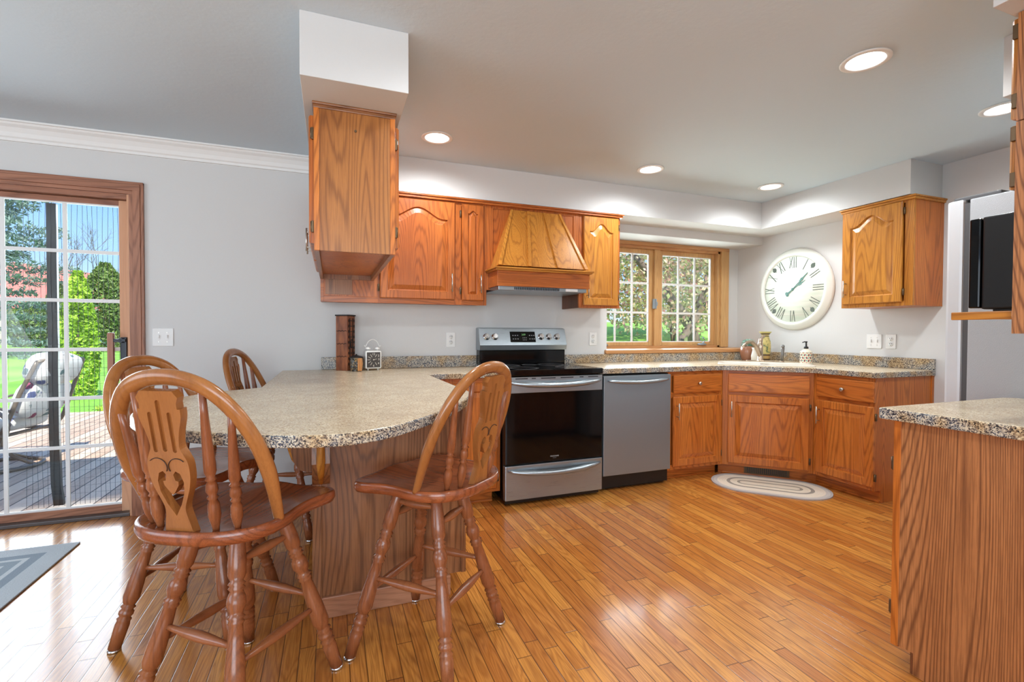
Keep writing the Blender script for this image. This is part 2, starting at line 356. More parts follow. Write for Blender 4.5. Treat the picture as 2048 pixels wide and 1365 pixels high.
mb = MB().box(-4.12, -4, -3.2, -.75, 0, CE).box(-4.12, -4, 1.95, YW+.14, 0, CE).box(-4.12, -4, -.75, 1.95, 0, .45).box(-4.12, -4, -.75, 1.95, 2.25, CE)  # opening invented here so fill light can enter
struct('wall_left', mb, M_wall)
# soffits
struct('soffit_back', MB().box(.30, XW, 3.40, YW, CZ, CE, .002), M_wall)
struct('soffit_right', MB().box(3.79, XW, 2.16, 3.40, CZ, CE, .002), M_wall)
struct('soffit_peninsula', MB().box(-.11, .30, 2.005, YW, CZ, CE, .002), M_wall)
struct('soffit_fridge', MB().box(2.60, XW, .45, 1.15, CZ, CE, .002), M_wall)
struct('soffit_island', MB().box(1.86, 2.60, .45, .85, CZ, CE, .002), M_wall)
struct('beam_window', MB().box(2.25, XW, YW-.012, YW, 2.09, CZ, .002), M_wall)
# crown moulding (ogee profile in y-z)
prof = [(YW, CE-.105), (YW-.012, CE-.105), (YW-.014, CE-.09), (YW-.022, CE-.082), (YW-.03, CE-.06), (YW-.045, CE-.035), (YW-.062, CE-.022), (YW-.068, CE-.012), (YW-.078, CE-.01), (YW-.078, CE), (YW, CE)]
struct('trim_crown', MB().poly(prof, -4, -.11, 'yz'), M_white)
# door casing and oak baseboards
mb = MB()
for a, b_ in ((0, .022), (.022, .062), (.062, .078)):
    t = {0: .018, .022: .024, .062: .02}[a]
    mb.box(-1.196+a, -1.196+b_, YW-t, YW+.001, 0, 2.05+b_, .003)
    mb.box(-2.97-b_+.02, -2.97-a+.02, YW-t, YW+.001, 0, 2.05+b_, .003)
struct('trim_door_sides', mb, M_trim)
mb = MB()
for a, b_ in ((0, .022), (.022, .062), (.062, .078)):
    t = {0: .018, .022: .024, .062: .02}[a]
    mb.box(-2.97-b_+.02, -1.196+b_, YW-t-.0005, YW+.001, 2.05+a, 2.05+b_, .003)
struct('trim_door_head', mb, M_trimx)
struct('baseboard_back', MB().box(-1.118, -.07, YW-.014, YW, 0, .085, .003), M_trimx)

# ------------------------------------------------------------------ sliding patio door
D = thing('door_1', '', ''); del D['label']; del D['category']; D['kind'] = 'structure'; D.location = (0, 0, 0)
mb = MB().box(-1.212, -1.175, YW+.0, YW+.14, 0, 2.05, .002).box(-2.97, -2.93, YW, YW+.14, 0, 2.05, .002)
obj('door_jamb', mb, M_door, D)
obj('head_jamb', MB().box(-2.93, -1.212, YW, YW+.14, 2.02, 2.05, .002), M_trimx, D)
obj('threshold', MB().box(-2.93, -1.212, YW-.005, YW+.15, 0, .022, .004), plain('bronze_threshold', srgb(96, 90, 88), .4, .6), D)
mb = MB().box(-1.268, -1.214, 3.755, 3.80, .022, 2.018, .003).box(-2.10, -2.05, 3.755, 3.80, .022, 2.018, .003)
mb.box(-2.93, -2.87, 3.755, 3.80, .022, 2.018, .003); obj('door_stile', mb, M_door, D)
mb = MB().box(-2.87, -1.268, 3.756, 3.799, 1.985, 2.018, .003).box(-2.87, -1.268, 3.756, 3.799, .022, .068, .003); obj('door_rail', mb, M_trimx, D)
obj('door_glass', MB().box(-2.87, -1.268, 3.776, 3.780, .066, 1.988), M_glass, D)
mb = MB()
for z in (.455, .762, 1.068, 1.375, 1.682): mb.box(-2.87, -1.268, 3.765, 3.774, z-.011, z+.011, .003)
for k in range(6):
    xx = -1.545-k*.297
    if xx > -2.86: mb.box(xx-.011, xx+.011, 3.7645, 3.7745, .066, 1.988, .003)
mb.box(-2.87, -1.268, 3.764, 3.775, .066, .08, .002).box(-2.87, -1.268, 3.764, 3.775, 1.976, 1.988, .002)
obj('muntin_grid', mb, M_white, D)
M_mesh = plain('dark_screen_thread', srgb(52, 54, 60), .7)
mb = MB()
xs = -1.30
while xs > -1.78:
    pts = [(xs+.003*math.sin(z*9+xs*40), 3.835, z) for z in np.linspace(.07, 1.985, 14)]
    mb.tube(pts, .0011, 4, upv=(0, 1, 0)); xs -= .0265
for z in np.linspace(.09, 1.35, 26):
    if z < 1.34: mb.tube([(xs, 3.838, z), (-1.54, 3.838, z+.004*math.sin(z*20)), (-1.29, 3.838, z)], .0006, 4)
obj('pleated_screen', mb, M_mesh, D)
mb = MB().loops([[(-1.642+dx*.5+s_*.025, 3.85+t_*.012, z) for s_, t_ in ((-1, -1), (1, -1), (1, 1), (-1, 1))] for z, dx in ((.075, .035), (.2, .012), (.5, 0), (1.2, 0), (1.985, 0))], smooth=False)
obj('screen_pull_bar', mb, plain('black_screen_bar', srgb(30, 30, 34), .35), D)
mb = MB().box(-1.318, -1.285, 3.70, 3.735, .79, 1.175, .008); ph = obj('pull_handle', mb, M_trim, D)
mb = MB().box(-1.262, -1.228, 3.735, 3.756, .95, 1.145, .006).box(-1.29, -1.225, 3.705, 3.722, 1.115, 1.135, .004).box(-1.29, -1.225, 3.705, 3.722, .83, .85, .004).box(-1.26, -1.24, 3.705, 3.76, 1.11, 1.14, .004)
obj('latch_plate', mb, plain('black_latch', srgb(34, 44, 56), .35), D)

# ------------------------------------------------------------------ kitchen window
Wd = thing('window_1', '', ''); del Wd['label']; del Wd['category']; Wd['kind'] = 'structure'
WX0, WX1, WZ0, WZ1 = 2.36, 3.905, 1.035, 2.06
mb = MB().box(WX1-.004, WX1+.098, 3.995, 4.02, WZ0, 2.088, .004).box(WX0-.05, WX0+.004, 3.995, 4.02, WZ0, 2.088, .004)
mb.box(WX1-.03, WX1, 4.02, 4.14, WZ0, WZ1).box(WX0, WX0+.03, 4.02, 4.14, WZ0, WZ1)
mb.box(3.075, 3.145, 4.04, 4.13, WZ0, WZ1, .004)
obj('window_jamb', mb, M_win, Wd)
mb = MB().box(WX0-.05, WX1+.098, 3.993, 4.02, WZ1-.005, 2.089, .003).box(WX0, WX1, 4.02, 4.14, WZ1-.03, WZ1, .002).box(WX0, WX1, 4.02, 4.14, .99, WZ0+.02, .002)
obj('window_head', mb, M_winx, Wd)
for a, c_ in ((WX0+.03, 3.075), (3.145, WX1-.03)):
    mb = MB()
    mb.box(a, a+.045, 4.07, 4.11, WZ0+.02, WZ1-.03, .004).box(c_-.045, c_, 4.07, 4.11, WZ0+.02, WZ1-.03, .004)
    mb.box(a+.045, c_-.045, 4.071, 4.109, WZ1-.072, WZ1-.03, .004).box(a+.045, c_-.045, 4.071, 4.109, WZ0+.02, WZ0+.055, .004)
    sash = obj('window_sash', mb, M_win, Wd)
    gx0, gx1, gz0, gz1 = a+.045, c_-.045, WZ0+.055, WZ1-.072
    obj('glass', MB().box(gx0, gx1, 4.09, 4.093, gz0, gz1), M_glass, sash)
    mb = MB()
    for k in (1, 2):
        xm = gx0+(gx1-gx0)*k/3; mb.box(xm-.010, xm+.010, 4.078, 4.089, gz0, gz1, .003)
        zm = gz0+(gz1-gz0)*k/3; mb.box(gx0, gx1, 4.0785, 4.0885, zm-.010, zm+.010, .003)
    mb.box(gx0, gx0+.009, 4.077, 4.089, gz0, gz1).box(gx1-.009, gx1, 4.077, 4.089, gz0, gz1).box(gx0, gx1, 4.077, 4.089, gz0, gz0+.009).box(gx0, gx1, 4.077, 4.089, gz1-.009, gz1)
    obj('muntin', mb, M_white, sash)
M_crank = plain('painted_crank', srgb(150, 162, 170), .35, .5)
for cx in (2.47, 3.68):
    mb = MB().lathe([(.0, 0), (.035, 0), (.032, .015), (.012, .022), (0, .022)], (cx, 4.035, WZ0+.022), sx=1.6)
    mb.tube([(cx, 4.03, WZ0+.04), (cx+.02, 4.02, WZ0+.055), (cx+.015, 4.01, WZ0+.08), (cx-.02, 4.0, WZ0+.1)], [.006, .006, .005, .007], 8)
    obj('crank_handle', mb, M_crank, Wd)
obj('sash_lock', MB().box(3.06, 3.078, 4.03, 4.06, 1.43, 1.53, .003).box(3.075, 3.092, 4.025, 4.042, 1.43, 1.53, .003).box(3.085, 3.10, 4.02, 4.035, 1.46, 1.5, .003), M_crank, Wd)
obj('window_sill', MB().box(2.285, XW, YW-.03, 4.03, .995, 1.03, .008), M_winx, Wd)
# ------------------------------------------------------------------ cabinet pieces
def door_mb(w_, h_, arch=0., t=.02, fr=.055, n=22):
    """raised panel door, local: x 0..w, z 0..h, front toward -y, back at y=0"""
    def contour(d):
        x0, x1, z0 = fr+d, w_-fr-d, fr+d; pts = []
        ztop = h_-fr-arch
        for i in range(5): pts.append((x0+(x1-x0)*i/4, z0))
        for i in range(1, 5): pts.append((x1, z0+(ztop-d-z0)*i/4))
        for i in range(1, n):
            tt = 1-2*i/n; q = min(1, abs(tt)/.86); pts.append(((x0+x1)/2+tt*(x1-x0)/2, ztop-d+arch*(1+math.cos(PI*q))/2))
        for i in range(4, 0, -1): pts.append((x0, z0+(ztop-d-z0)*i/4))
        return pts
    def outer(b_):
        c = contour(0); x0, x1 = c[0][0], c[4][0]; zt = h_-fr-arch; pts = []
        for i, (px, pz) in enumerate(c):
            if i < 5: pts.append((b_+(w_-2*b_)*i/4, b_))
            elif i < 9: pts.append((w_-b_, b_+(h_-2*b_)*(i-4)/4))
            elif i < 9+n-1: pts.append((w_-b_-(w_-2*b_)*(i-8)/n, h_-b_))
            else: pts.append((b_, b_+(h_-2*b_)*(9+n-1+4-i)/4))
        return pts
    L = [(outer(0), 0), (outer(0), -t+.006), (outer(.005), -t), (contour(-.001), -t), (contour(.003), -t+.009), (contour(.008), -t+.011), (contour(.040 if w_ > .2 else .022), -t+.001)]
    mb = MB(); rows = [[(p[0], y, p[1]) for p in c] for c, y in L]
    R = [[mb.bm.verts.new(p) for p in r] for r in rows]; N_ = len(R[0])
    for a, b_ in zip(R, R[1:]):
        for i in range(N_): mb.bm.faces.new((a[i], a[(i+1) % N_], b_[(i+1) % N_], b_[i]))
    mb.bm.faces.new(R[0]); mb.bm.faces.new(R[-1])
    bmesh.ops.recalc_face_normals(mb.bm, faces=mb.bm.faces)
    return mb
def bar_handle(par, x, z, L=.13, horizontal=False):
    mb = MB(); mb.rod((x, -.032, z-L/2), (x, -.032, z+L/2), [(0, .0045), (1, .0045)], 10)
    for s_ in (-1, 1): mb.rod((x, .001, z+s_*L*.33), (x, -.032, z+s_*L*.33), [(0, .0035), (1, .0035)], 8)
    return obj('handle', mb, M_steelplain, par)
def hinge(par, x, z):
    return obj('hinge', MB().box(x-.006, x+.006, -.006, .004, z-.025, z+.025, .002).rod((x, -.006, z-.022), (x, -.006, z+.022), [(0, .004), (1, .004)], 8), M_bronze, par)
def add_door(T, x, z, w_, h_, arch, m_, y=-.001, side='r', hz=None, hinges='l', fr=.055, hl=.13, nohandle=False):
    d = obj('door', door_mb(w_, h_, arch, fr=fr), m_, T, loc=(x, y, z))
    hx = w_-.028 if side == 'r' else .028
    if not nohandle:
        mbp = bar_handle(d, hx, hz if hz is not None else .12, hl); mbp.location = (0, -.02, 0)
    xh = -.008 if hinges == 'l' else w_+.008
    for zz in (.07, h_-.07): hinge(d, xh, zz).location = (0, -.004, 0)
    return d
def add_drawer(T, x, z, w_, h_, m_, knob=True, y=-.001):
    mb = MB().box(0, w_, -.02, 0, 0, h_, .007)
    d = obj('drawer' if knob else 'false_drawer_front', mb, m_, T, loc=(x, y, z))
    if knob:
        k = MB().rod((w_/2, -.02, h_/2), (w_/2, -.05, h_/2), [(0, .006), (.35, .005), (.55, .012), (.8, .015), (1, .009)], 16)
        obj('knob', k, M_steelplain, d)
    return d

# --- upper cabinet left of the hood (face plane y=3.41)
T = thing('wall_cabinet', 'long oak wall cabinet left of the range hood with wide and narrow arched doors', 'cabinet', (-.066, 3.41, 1.385))
W_, H_ = 1.149, .76
obj('cabinet_body', MB().box(0, W_, .02, .298, 0.012, H_), M_up, T)
mb = MB().box(0, .37, 0, .019, .2, H_, .001).box(.37, .379, 0, .02, 0, H_).box(.905, .955, 0, .02, 0, H_, .001).box(1.12, W_, 0, .02, 0, H_, .001)
mb.box(0, .02, 0, .02, 0, .2, .001, 1).box(.02, .905, 0.0003, .02, 0, .04, .001, 1).box(.955, 1.12, 0.0003, .02, 0, .04, .001, 1).box(.379, .905, 0.0003, .02, .72, H_, .001, 1).box(.955, 1.12, .0003, .02, .72, H_, .001, 1)
obj('face_frame', mb, [M_up, M_upx], T)
obj('blind_panel', MB().box(.03, .20, -.004, .0, .05, .2, .001), M_brown, T)
obj('filler_panel', MB().box(.02, .37, .0, .02, .04, .2, .001), M_up, T)
add_door(T, .378, .035, .527, .70, .075, M_up, hz=.12, side='r', hinges='l')
add_door(T, .957, .033, .165, .70, .022, M_up, hz=.12, side='r', hinges='l', fr=.045)
# --- hood
T = thing('range_hood', 'oak range hood with tapered batten front and shelf ledge above the stove', 'range hood', (1.083, 3.41, 1.50))
W_ = .776
obj('back_panel', MB().box(.001, W_-.001, .004, .25, .02, .645), M_up, T)
mb = MB().box(0.001, .05, -.002, .004, .0, .645, .001).box(W_-.05, W_-.001, -.002, .004, .2, .645, .001).box(.05, W_-.05, -.002, .004, .61, .645, .001)
obj('face_frame', mb, M_up, T)
Yd = -.21
def hp(t, s_): # t 0 left..1 right, s_ 0 bottom 1 top
    xl = .03+(.19-.03)*s_; xr = .745+(.598-.745)*s_
    return Vector((xl+(xr-xl)*t, Yd+.02+(-.012-Yd-.02)*s_, .165+(.612-.165)*s_))
mb = MB()
vv = [hp(0, 0), hp(1, 0), hp(1, 1), hp(0, 1)]; bk = [Vector((v.x, .004, v.z)) for v in vv]
mb.loops([vv, bk], smooth=False); obj('tapered_front', mb, M_honey, T)
mb = MB()
for t_ in (.01, .335, .665, .99):
    a, b_ = hp(t_, 0), hp(t_, 1); q = .009
    mb.loops([[a+Vector((-q*1.5, 0, 0)), a+Vector((q*1.5, 0, 0)), a+Vector((q*1.5, -.009, .002)), a+Vector((-q*1.5, -.009, .002))], [b_+Vector((-q, 0, 0)), b_+Vector((q, 0, 0)), b_+Vector((q, -.009, 0)), b_+Vector((-q, -.009, 0))]], smooth=False)
obj('batten', mb, M_honey, T)
obj('apron', MB().box(.015, .755, Yd, .003, .015, .135, .002), M_upx, T)
obj('ledge', MB().box(-.012, .782, Yd-.03, -.001, .137, .149, .003).box(.0, .77, Yd-.016, -.001, .125, .138, .003), M_honeyx, T)
mb = MB().box(.03, .74, Yd+.02, .2, -.012, .02, .003); obj('vent_insert', mb, M_ss, T)
mb = MB()
for k in range(26): mb.box(.15+k*.014, .157+k*.014, Yd+.012, Yd+.0205, -.006, .012)
obj('vent_grille', mb, M_slot, T)
obj('switch_box', MB().box(.56, .66, Yd+.01, Yd+.02, -.008, .012, .002).box(.6, .63, Yd+.006, Yd+.011, -.002, .006, .001), M_plate, T)
# --- upper cabinet right of the hood
T = thing('wall_cabinet', 'narrow oak wall cabinet with one arched door between hood and sink window', 'cabinet', (1.861, 3.41, 1.385))
W_, H_ = .381, .76
obj('cabinet_body', MB().box(0, .02, .02, .298, .0, H_), M_dark, T); obj('cabinet_box', MB().box(.02, W_, .02, .298, .012, H_), M_honey, T)
mb = MB().box(0, .035, 0, .02, 0, H_, .001).box(W_-.03, W_, 0, .02, 0, H_, .001).box(.035, W_-.03, .0003, .02, 0, .04, .001).box(.035, W_-.03, .0003, .02, .72, H_, .001)
obj('face_frame', mb, M_up, T)
add_door(T, .034, .022, .325, .715, .065, M_honey, hz=.12, side='l', hinges='r')
# --- top trim of the back run (one continuous moulding)
o = obj('cabinet_trim', MB().box(.30, 2.262, 3.375, 3.43, 2.147, 2.157, .002).box(.30, 2.255, 3.385, 3.43, 2.13, 2.15, .002), M_upx)
tag(o, 'reddish oak top moulding running over the back wall cabinets and hood', 'moulding')
# --- clock wall cabinet (faces -x)
T = thing('wall_cabinet', 'honey oak wall cabinet with arched door beside the round wall clock', 'cabinet', (3.81, 2.645, 1.385), -PI/2)
W_, H_ = .50, .76
obj('cabinet_body', MB().box(.0, W_, .02, .339, .0, H_, .001), M_base, T)
mb = MB().box(0, .03, 0, .02, 0, H_, .001).box(W_-.055, W_, 0, .02, 0, H_, .001).box(.03, W_-.055, .0003, .02, 0, .035, .001).box(.03, W_-.055, .0003, .02, .73, H_, .001)
obj('face_frame', mb, M_honey, T)
add_door(T, .02, .028, .415, .715, .07, M_honey, hz=.12, side='l', hinges='r')
obj('crown_strip', MB().box(-.012, W_+.02, -.025, .338, .762, .774, .003).box(-.006, W_+.012, -.014, .338, .745, .763, .003), M_honeyx, T)
# --- hanging peninsula cabinet
T = thing('hanging_cabinet', 'tall narrow oak cabinet hanging from the ceiling soffit over the peninsula, end panel showing', 'cabinet', (-.068, 2.22, 1.535))
W_, L_, H_ = .34, 1.185, .62
mb = MB().box(.02, W_-.02, 0.0, .008, 0.0, H_, .001); obj('end_panel', mb, M_tan, T)
for x in (0, W_-.022): obj('end_stile', MB().box(x, x+.022, -.004, .03, 0, H_, .002), M_base, T)
obj('cabinet_box', MB().box(.02, W_-.02, .008, L_, .03, H_), M_base, T)
mb = MB().box(0, .02, .03, L_, 0, .05).box(W_-.02, W_, .03, L_, 0, .05).box(.02, W_-.02, L_-.02, L_, 0, .03).box(0, .02, .03, L_, H_-.05, H_).box(W_-.02, W_, .03, L_, H_-.05, H_)
mb.box(0.0, .02, L_-.05, L_, .05, H_-.05).box(W_-.02, W_, L_-.05, L_, .05, H_-.05).box(0.0, .02, .56, .62, .05, H_-.05).box(W_-.02, W_, .56, .62, .05, H_-.05)
obj('bottom_frame', mb, M_brown, T)
obj('top_moulding', MB().box(-.006, W_+.006, -.014, L_, H_, H_+.01, .003).box(-.002, W_+.002, -.006, L_, H_-.014, H_+.001, .003), M_brownx, T)
for sx, rz, x in ((1, -PI/2, 0), (-1, PI/2, W_)):
    for y0 in (.035, .60):
        d = obj('door', door_mb(.52, .55, .07), M_base, T, loc=(x+(-.001 if sx > 0 else .001), y0 if sx < 0 else y0+.52, .035), rotz=rz)
        hz = .10
        b_ = bar_handle(d, {(1, .035): .03, (1, .60): .49, (-1, .035): .49, (-1, .60): .03}[(sx, y0)], hz, .12); b_.location = (0, -.02, 0)
        for zz in (.07, .47): hinge(d, (.53 if (sx > 0) == (y0 < .3) else -.01), zz).location = (0, -.004, 0)
obj('screw', MB().rod((.17, .001, .53), (.17, -.004, .53), [(0, .006), (1, .005)], 12), M_bronze, T)

# --- base cabinets of the back run and corner
ZT = .877
def base_cab(label, loc, rotz, w_, depth, doors, drawers, mats, toe=True, name='base_cabinet', body0=0, knob=True, side=None, hinges='r'):
    T = thing(name, label, 'cabinet', loc, rotz)
    mv, mh = mats
    if side: obj('cabinet_body', side, mv, T)
    else: obj('cabinet_body', MB().box(body0, w_-body0, .02, depth, .09, ZT), mv, T)
    mb = MB().box(0, .04, 0, .02, .09, ZT, .001).box(w_-.04, w_, 0, .02, .09, ZT, .001)
    mb.box(.04, w_-.04, .0003, .02, .09, .13, .001, 1).box(.04, w_-.04, .0003, .02, .665, .715, .001, 1).box(.04, w_-.04, .0003, .02, .84, ZT, .001, 1)
    obj('face_frame', mb, [mv, mh], T)
    for (x, w1, sd) in doors: add_door(T, x, .117, w1, .56, 0, mv, hz=.56-.115, side=sd, hinges='l' if sd == 'r' else 'r')
    for (x, w1, kn) in drawers: add_drawer(T, x, .705, w1, .145, mh, kn)
    return T
T = base_cab('oak base cabinet with a drawer and door between the dishwasher and the corner sink', (2.486, 3.10, 0), 0, .562, .60, [(.05, .488, 'l')], [(.05, .488, True)], (M_base, M_basex))
obj('toe_kick', MB().box(-.0, .562, .075, .09, 0, .09), M_basex, T); obj('shoe_moulding', MB().box(0, .55, .062, .075, 0, .018, .005), M_basex, T)
T = thing('base_cabinet', 'diagonal oak corner cabinet under the sink with a false drawer front and one door', 'cabinet', (3.05, 3.10, 0), -PI/4)
w_ = .651
mb = MB().poly([(.004, .02), (w_-.004, .02), (w_-.004, .03), (w_+.40, .46), (w_/2, .80), (-.40, .46), (.004, .03)], .09, ZT)
obj('cabinet_body', mb, M_base, T)
obj('face_frame', MB().box(0, .045, 0, .02, .09, ZT, .001).box(w_-.045, w_, 0, .02, .09, ZT, .001).box(.045, w_-.045, .0003, .02, .09, .13, .001, 1).box(.045, w_-.045, .0003, .02, .665, .715, .001, 1).box(.045, w_-.045, .0003, .02, .84, ZT, .001, 1), [M_base, M_basex], T)
add_door(T, .043, .112, .577, .563, 0, M_base, hz=.56-.11, side='l', hinges='r'); add_drawer(T, .043, .702, .577, .148, M_basex, False)
obj('toe_kick', MB().box(-.03, w_+.033, .075, .09, 0, .09), M_basex, T); obj('shoe_moulding', MB().box(0.0, w_+.0, .062, .075, 0, .018, .005), M_basex, T)
T = base_cab('oak base cabinet with drawer and door right of the corner sink cabinet', (3.51, 2.638, 0), -PI/2, .44, .639, [(.03, .42, 'l')], [(.03, .42, True)], (M_base, M_basex))
obj('side_panel', MB().box(.4405, .446, .0, .639, .09, ZT).box(.4405, .4455, .075, .639, 0, .09), M_base, T)
obj('end_trim', MB().box(.446, .452, .615, .639, 0, ZT), M_base, T)
obj('toe_kick', MB().box(-.03, .44, .075, .09, 0, .09), M_basex, T); obj('shoe_moulding', MB().box(-.03, .446, .062, .075, 0, .018, .005), M_basex, T)
o = obj('floor_vent', MB().box(0, .33, -.004, 0, 0, .072, .002).box(.012, .318, -.005, -.003, .014, .058, 0, 1), [M_bronze, M_slot])
mb = MB()
for k in range(22): mb.box(.016+k*.014, .022+k*.014, -.008, -.004, .012, .06)
obj('louvre', mb, M_bronze, o); nrm = Vector((math.sin(PI/4), math.cos(PI/4)))
dg = Vector((math.cos(-PI/4), math.sin(-PI/4)))
o.location = (3.05+dg.x*.17+nrm.x*.0745, 3.10+dg.y*.17+nrm.y*.0745, .012); o.rotation_euler = (0, 0, -PI/4)
tag(o, 'brown slotted air register in the toe kick below the corner sink cabinet', 'vent')
T = thing('base_cabinet', 'oak base cabinet with one raised panel door left of the stove', 'cabinet', (.56, 3.10, 0), 0)
w_ = .527
obj('cabinet_body', MB().box(.02, w_, .02, .60, .09, ZT), M_base, T)
obj('face_frame', MB().box(.02, .20, 0, .02, .09, ZT, .001).box(w_-.03, w_, 0, .02, .09, ZT, .001).box(.20, w_-.03, .0003, .02, .09, .13, .001, 1).box(.20, w_-.03, .0003, .02, .835, ZT, .001, 1), [M_base, M_basex], T)
add_door(T, .19, .115, .31, .725, 0, M_base, hz=.6, side='l', hinges='r', nohandle=True)
obj('toe_kick', MB().box(.02, w_-.035, .075, .09, 0, .09), M_basex, T); obj('shoe_moulding', MB().box(.02, w_-.035, .062, .075, 0, .018, .005), M_basex, T)

# --- peninsula base
T = thing('peninsula_cabinet', 'brown oak base of the curved peninsula counter with a plain grained end panel', 'cabinet', (0, 0, 0))
obj('cabinet_body', MB().box(-.068, .55, 2.12, 3.08, .09, ZT).box(-.068, .50, 2.12, 3.08, 0, .09).box(-.068, .558, 3.08, 3.70, 0, ZT), M_brown, T)
mb = MB().poly([(-.04, .0), (.495, 0), (.495, .09), (.556, .09), (.556, ZT), (-.04, ZT)], 2.108, 2.12, 'xz'); obj('end_panel', mb, M_brown, T)
obj('corner_post', MB().box(-.075, -.038, 2.10, 2.14, 0, ZT, .003), M_brown, T); obj('corner_post', MB().box(.55, .572, 2.10, 2.14, .09, ZT, .003), M_brown, T)
obj('base_moulding', MB().box(-.04, .50, 2.093, 2.108, 0, .088, .004), oak('oak_base_moulding', srgb(188, 136, 104), srgb(168, 114, 84), srgb(120, 76, 50), 'X', fig=.7), T)
obj('side_door', MB().box(.551, .571, 2.15, 2.58, .115, .85, .004).box(.551, .571, 2.60, 3.02, .115, .85, .004), M_base, T)
# corbels: carved bracket blocks under the overhang
def corbel(T, M_):
    # local: back face at y=0, front toward -y, width x
    prof = [(0, .0), (-.03, .0), (-.06, .012), (-.085, .05), (-.098, .10), (-.092, .15), (-.088, .19), (-.11, .24), (-.13, .275), (-.13, .31), (0, .31)]
    mb = MB().poly(prof, -.033, .033, 'yz', M=M_); c_ = obj('corbel', mb, M_brown, T)
    mb = MB().tube([M_ @ Vector(p) for p in ((0, -.062, .015), (0, -.085, .06), (0, -.098, .11), (0, -.092, .17), (0, -.105, .24))], [.008, .014, .017, .015, .01], 10, upv=(0, 1, 0))
    obj('carving', mb, M_honey, c_)
corbel(T, Matrix.Translation((-.040, 2.10, .567)))
corbel(T, Matrix.Translation((-.069, 2.30, .567)) @ Matrix.Rotation(-PI/2, 4, 'Z'))

# --- countertops
def counter(name, pts, label, cat, z1=.918, th=.04):
    n = len(pts); mb = MB()
    P = [Vector((p[0], p[1])) for p in pts]
    area = sum(P[i].x*P[(i+1) % n].y-P[(i+1) % n].x*P[i].y for i in range(n))
    if area < 0: P.reverse()
    def off(d):
        out = []
        for i in range(n):
            a, b_, c_ = P[i-1], P[i], P[(i+1) % n]; e1 = (b_-a).normalized(); e2 = (c_-b_).normalized()
            n1 = Vector((-e1.y, e1.x)); n2 = Vector((-e2.y, e2.x)); m_ = n1+n2; m_ = m_/max(m_.length_squared/2, .3) if m_.length > 1e-6 else n1
            out.append(b_+m_*d)
        return out
    rows = [(off(.002), z1-th), (off(0), z1-th+.003), (off(0), z1-.005), (off(.003), z1-.0012), (off(.006), z1)]
    R = [[mb.bm.verts.new((q.x, q.y, z)) for q in r] for r, z in rows]
    for j, (a, b_) in enumerate(zip(R, R[1:])):
        for i in range(n):
            f = mb.bm.faces.new((a[i], a[(i+1) % n], b_[(i+1) % n], b_[i])); f.material_index = 1 if j < 3 else 0
    for r in (R[0], R[-1]):
        ed = [mb.bm.edges.get((r[i], r[(i+1) % n])) for i in range(n)]
        g = bmesh.ops.triangle_fill(mb.bm, edges=ed, use_beauty=True)
    bmesh.ops.recalc_face_normals(mb.bm, faces=mb.bm.faces)
    o = obj(name, mb, [M_top, M_edge]); tag(o, label, cat); return o
cv = [(-.325, 2.62), (-.40, 2.555), (-.475, 2.50), (-.55, 2.38), (-.60, 2.25), (-.625, 2.10), (-.62, 1.95), (-.585, 1.80), (-.515, 1.66), (-.425, 1.55), (-.31, 1.45), (-.17, 1.36), (-.03, 1.312), (.06, 1.315), (.15, 1.36), (.235, 1.445), (.33, 1.56), (.43, 1.705), (.51, 1.86), (.565, 2.01)]
def outw(x, y):
    k = 1+.040*min(1, max(0, (2.6-y)/.9)); return (x*k, y*k, 0)
cvs = [(p.x, p.y) for p in spline([outw(a, b_) for a, b_ in cv], 4)]
cp = [(-.325, 3.708)] + cvs + [(.598, 2.14), (.600, 2.19), (.598, 2.25), (.586, 3.075), (1.088, 3.075), (1.088, 3.708)]
counter('peninsula_counter', cp, 'curved speckled tan laminate counter with stools tucked around it', 'counter', .911, .0345)
counter('sink_counter', [(1.862, 3.708), (1.862, 3.072), (3.035, 3.072), (3.483, 2.622), (3.483, 2.178), (4.148, 2.178), (4.148, 3.708)], 'speckled laminate counter with the corner sink running from the stove to the right wall', 'counter')
bs = obj('backsplash', MB().box(-.068, 1.088, YW-.02, YW-.0005, .9115, 1.0, .003), M_edge); tag(bs, 'low speckled backsplash strip behind the peninsula left of the stove', 'backsplash')
bs = obj('backsplash', MB().box(1.862, 4.128, YW-.02, YW-.0005, .9185, .994, .003).box(4.128, 4.1495, 2.178, YW-.0005, .9185, 1.0, .003), M_edge); tag(bs, 'low speckled backsplash strip behind the sink counter right of the stove', 'backsplash')

# --- island in the right foreground
T = thing('island_cabinet', 'brown oak base cabinet in the right foreground with a large plain grained end panel', 'cabinet', (0, 0, 0))
mb = MB().poly([(.50, 0), (1.04, 0), (1.04, .075), (1.088, .075), (1.088, ZT), (.50, ZT)], 1.885, 1.90, 'yz'); obj('end_panel', mb, M_isl, T)
obj('cabinet_body', MB().box(1.90, 2.64, .50, 1.07, .075, ZT).box(1.90, 2.64, .50, 1.03, 0, .075), M_isl, T)
obj('face_frame', MB().box(1.884, 1.93, 1.088, 1.112, .068, ZT, .002).box(1.93, 2.64, 1.071, 1.110, .075, .13, .001).box(1.93, 2.64, 1.071, 1.110, .82, ZT, .001).box(2.60, 2.64, 1.071, 1.110, .13, .82, .001).box(2.25, 2.29, 1.071, 1.11, .13, .82, .001), M_base, T)
obj('toe_kick', MB().box(1.885, 2.64, 1.0405, 1.048, 0, .075), M_dark, T)
for x0, x1 in ((1.93, 2.265), (2.275, 2.61)):
    d = obj('door', door_mb(x1-x0, .70, 0), M_base, T, loc=(x1, 1.112, .12), rotz=PI)
    bar_handle(d, .03 if x0 < 2 else x1-x0-.03, .58).location = (0, -.02, 0)
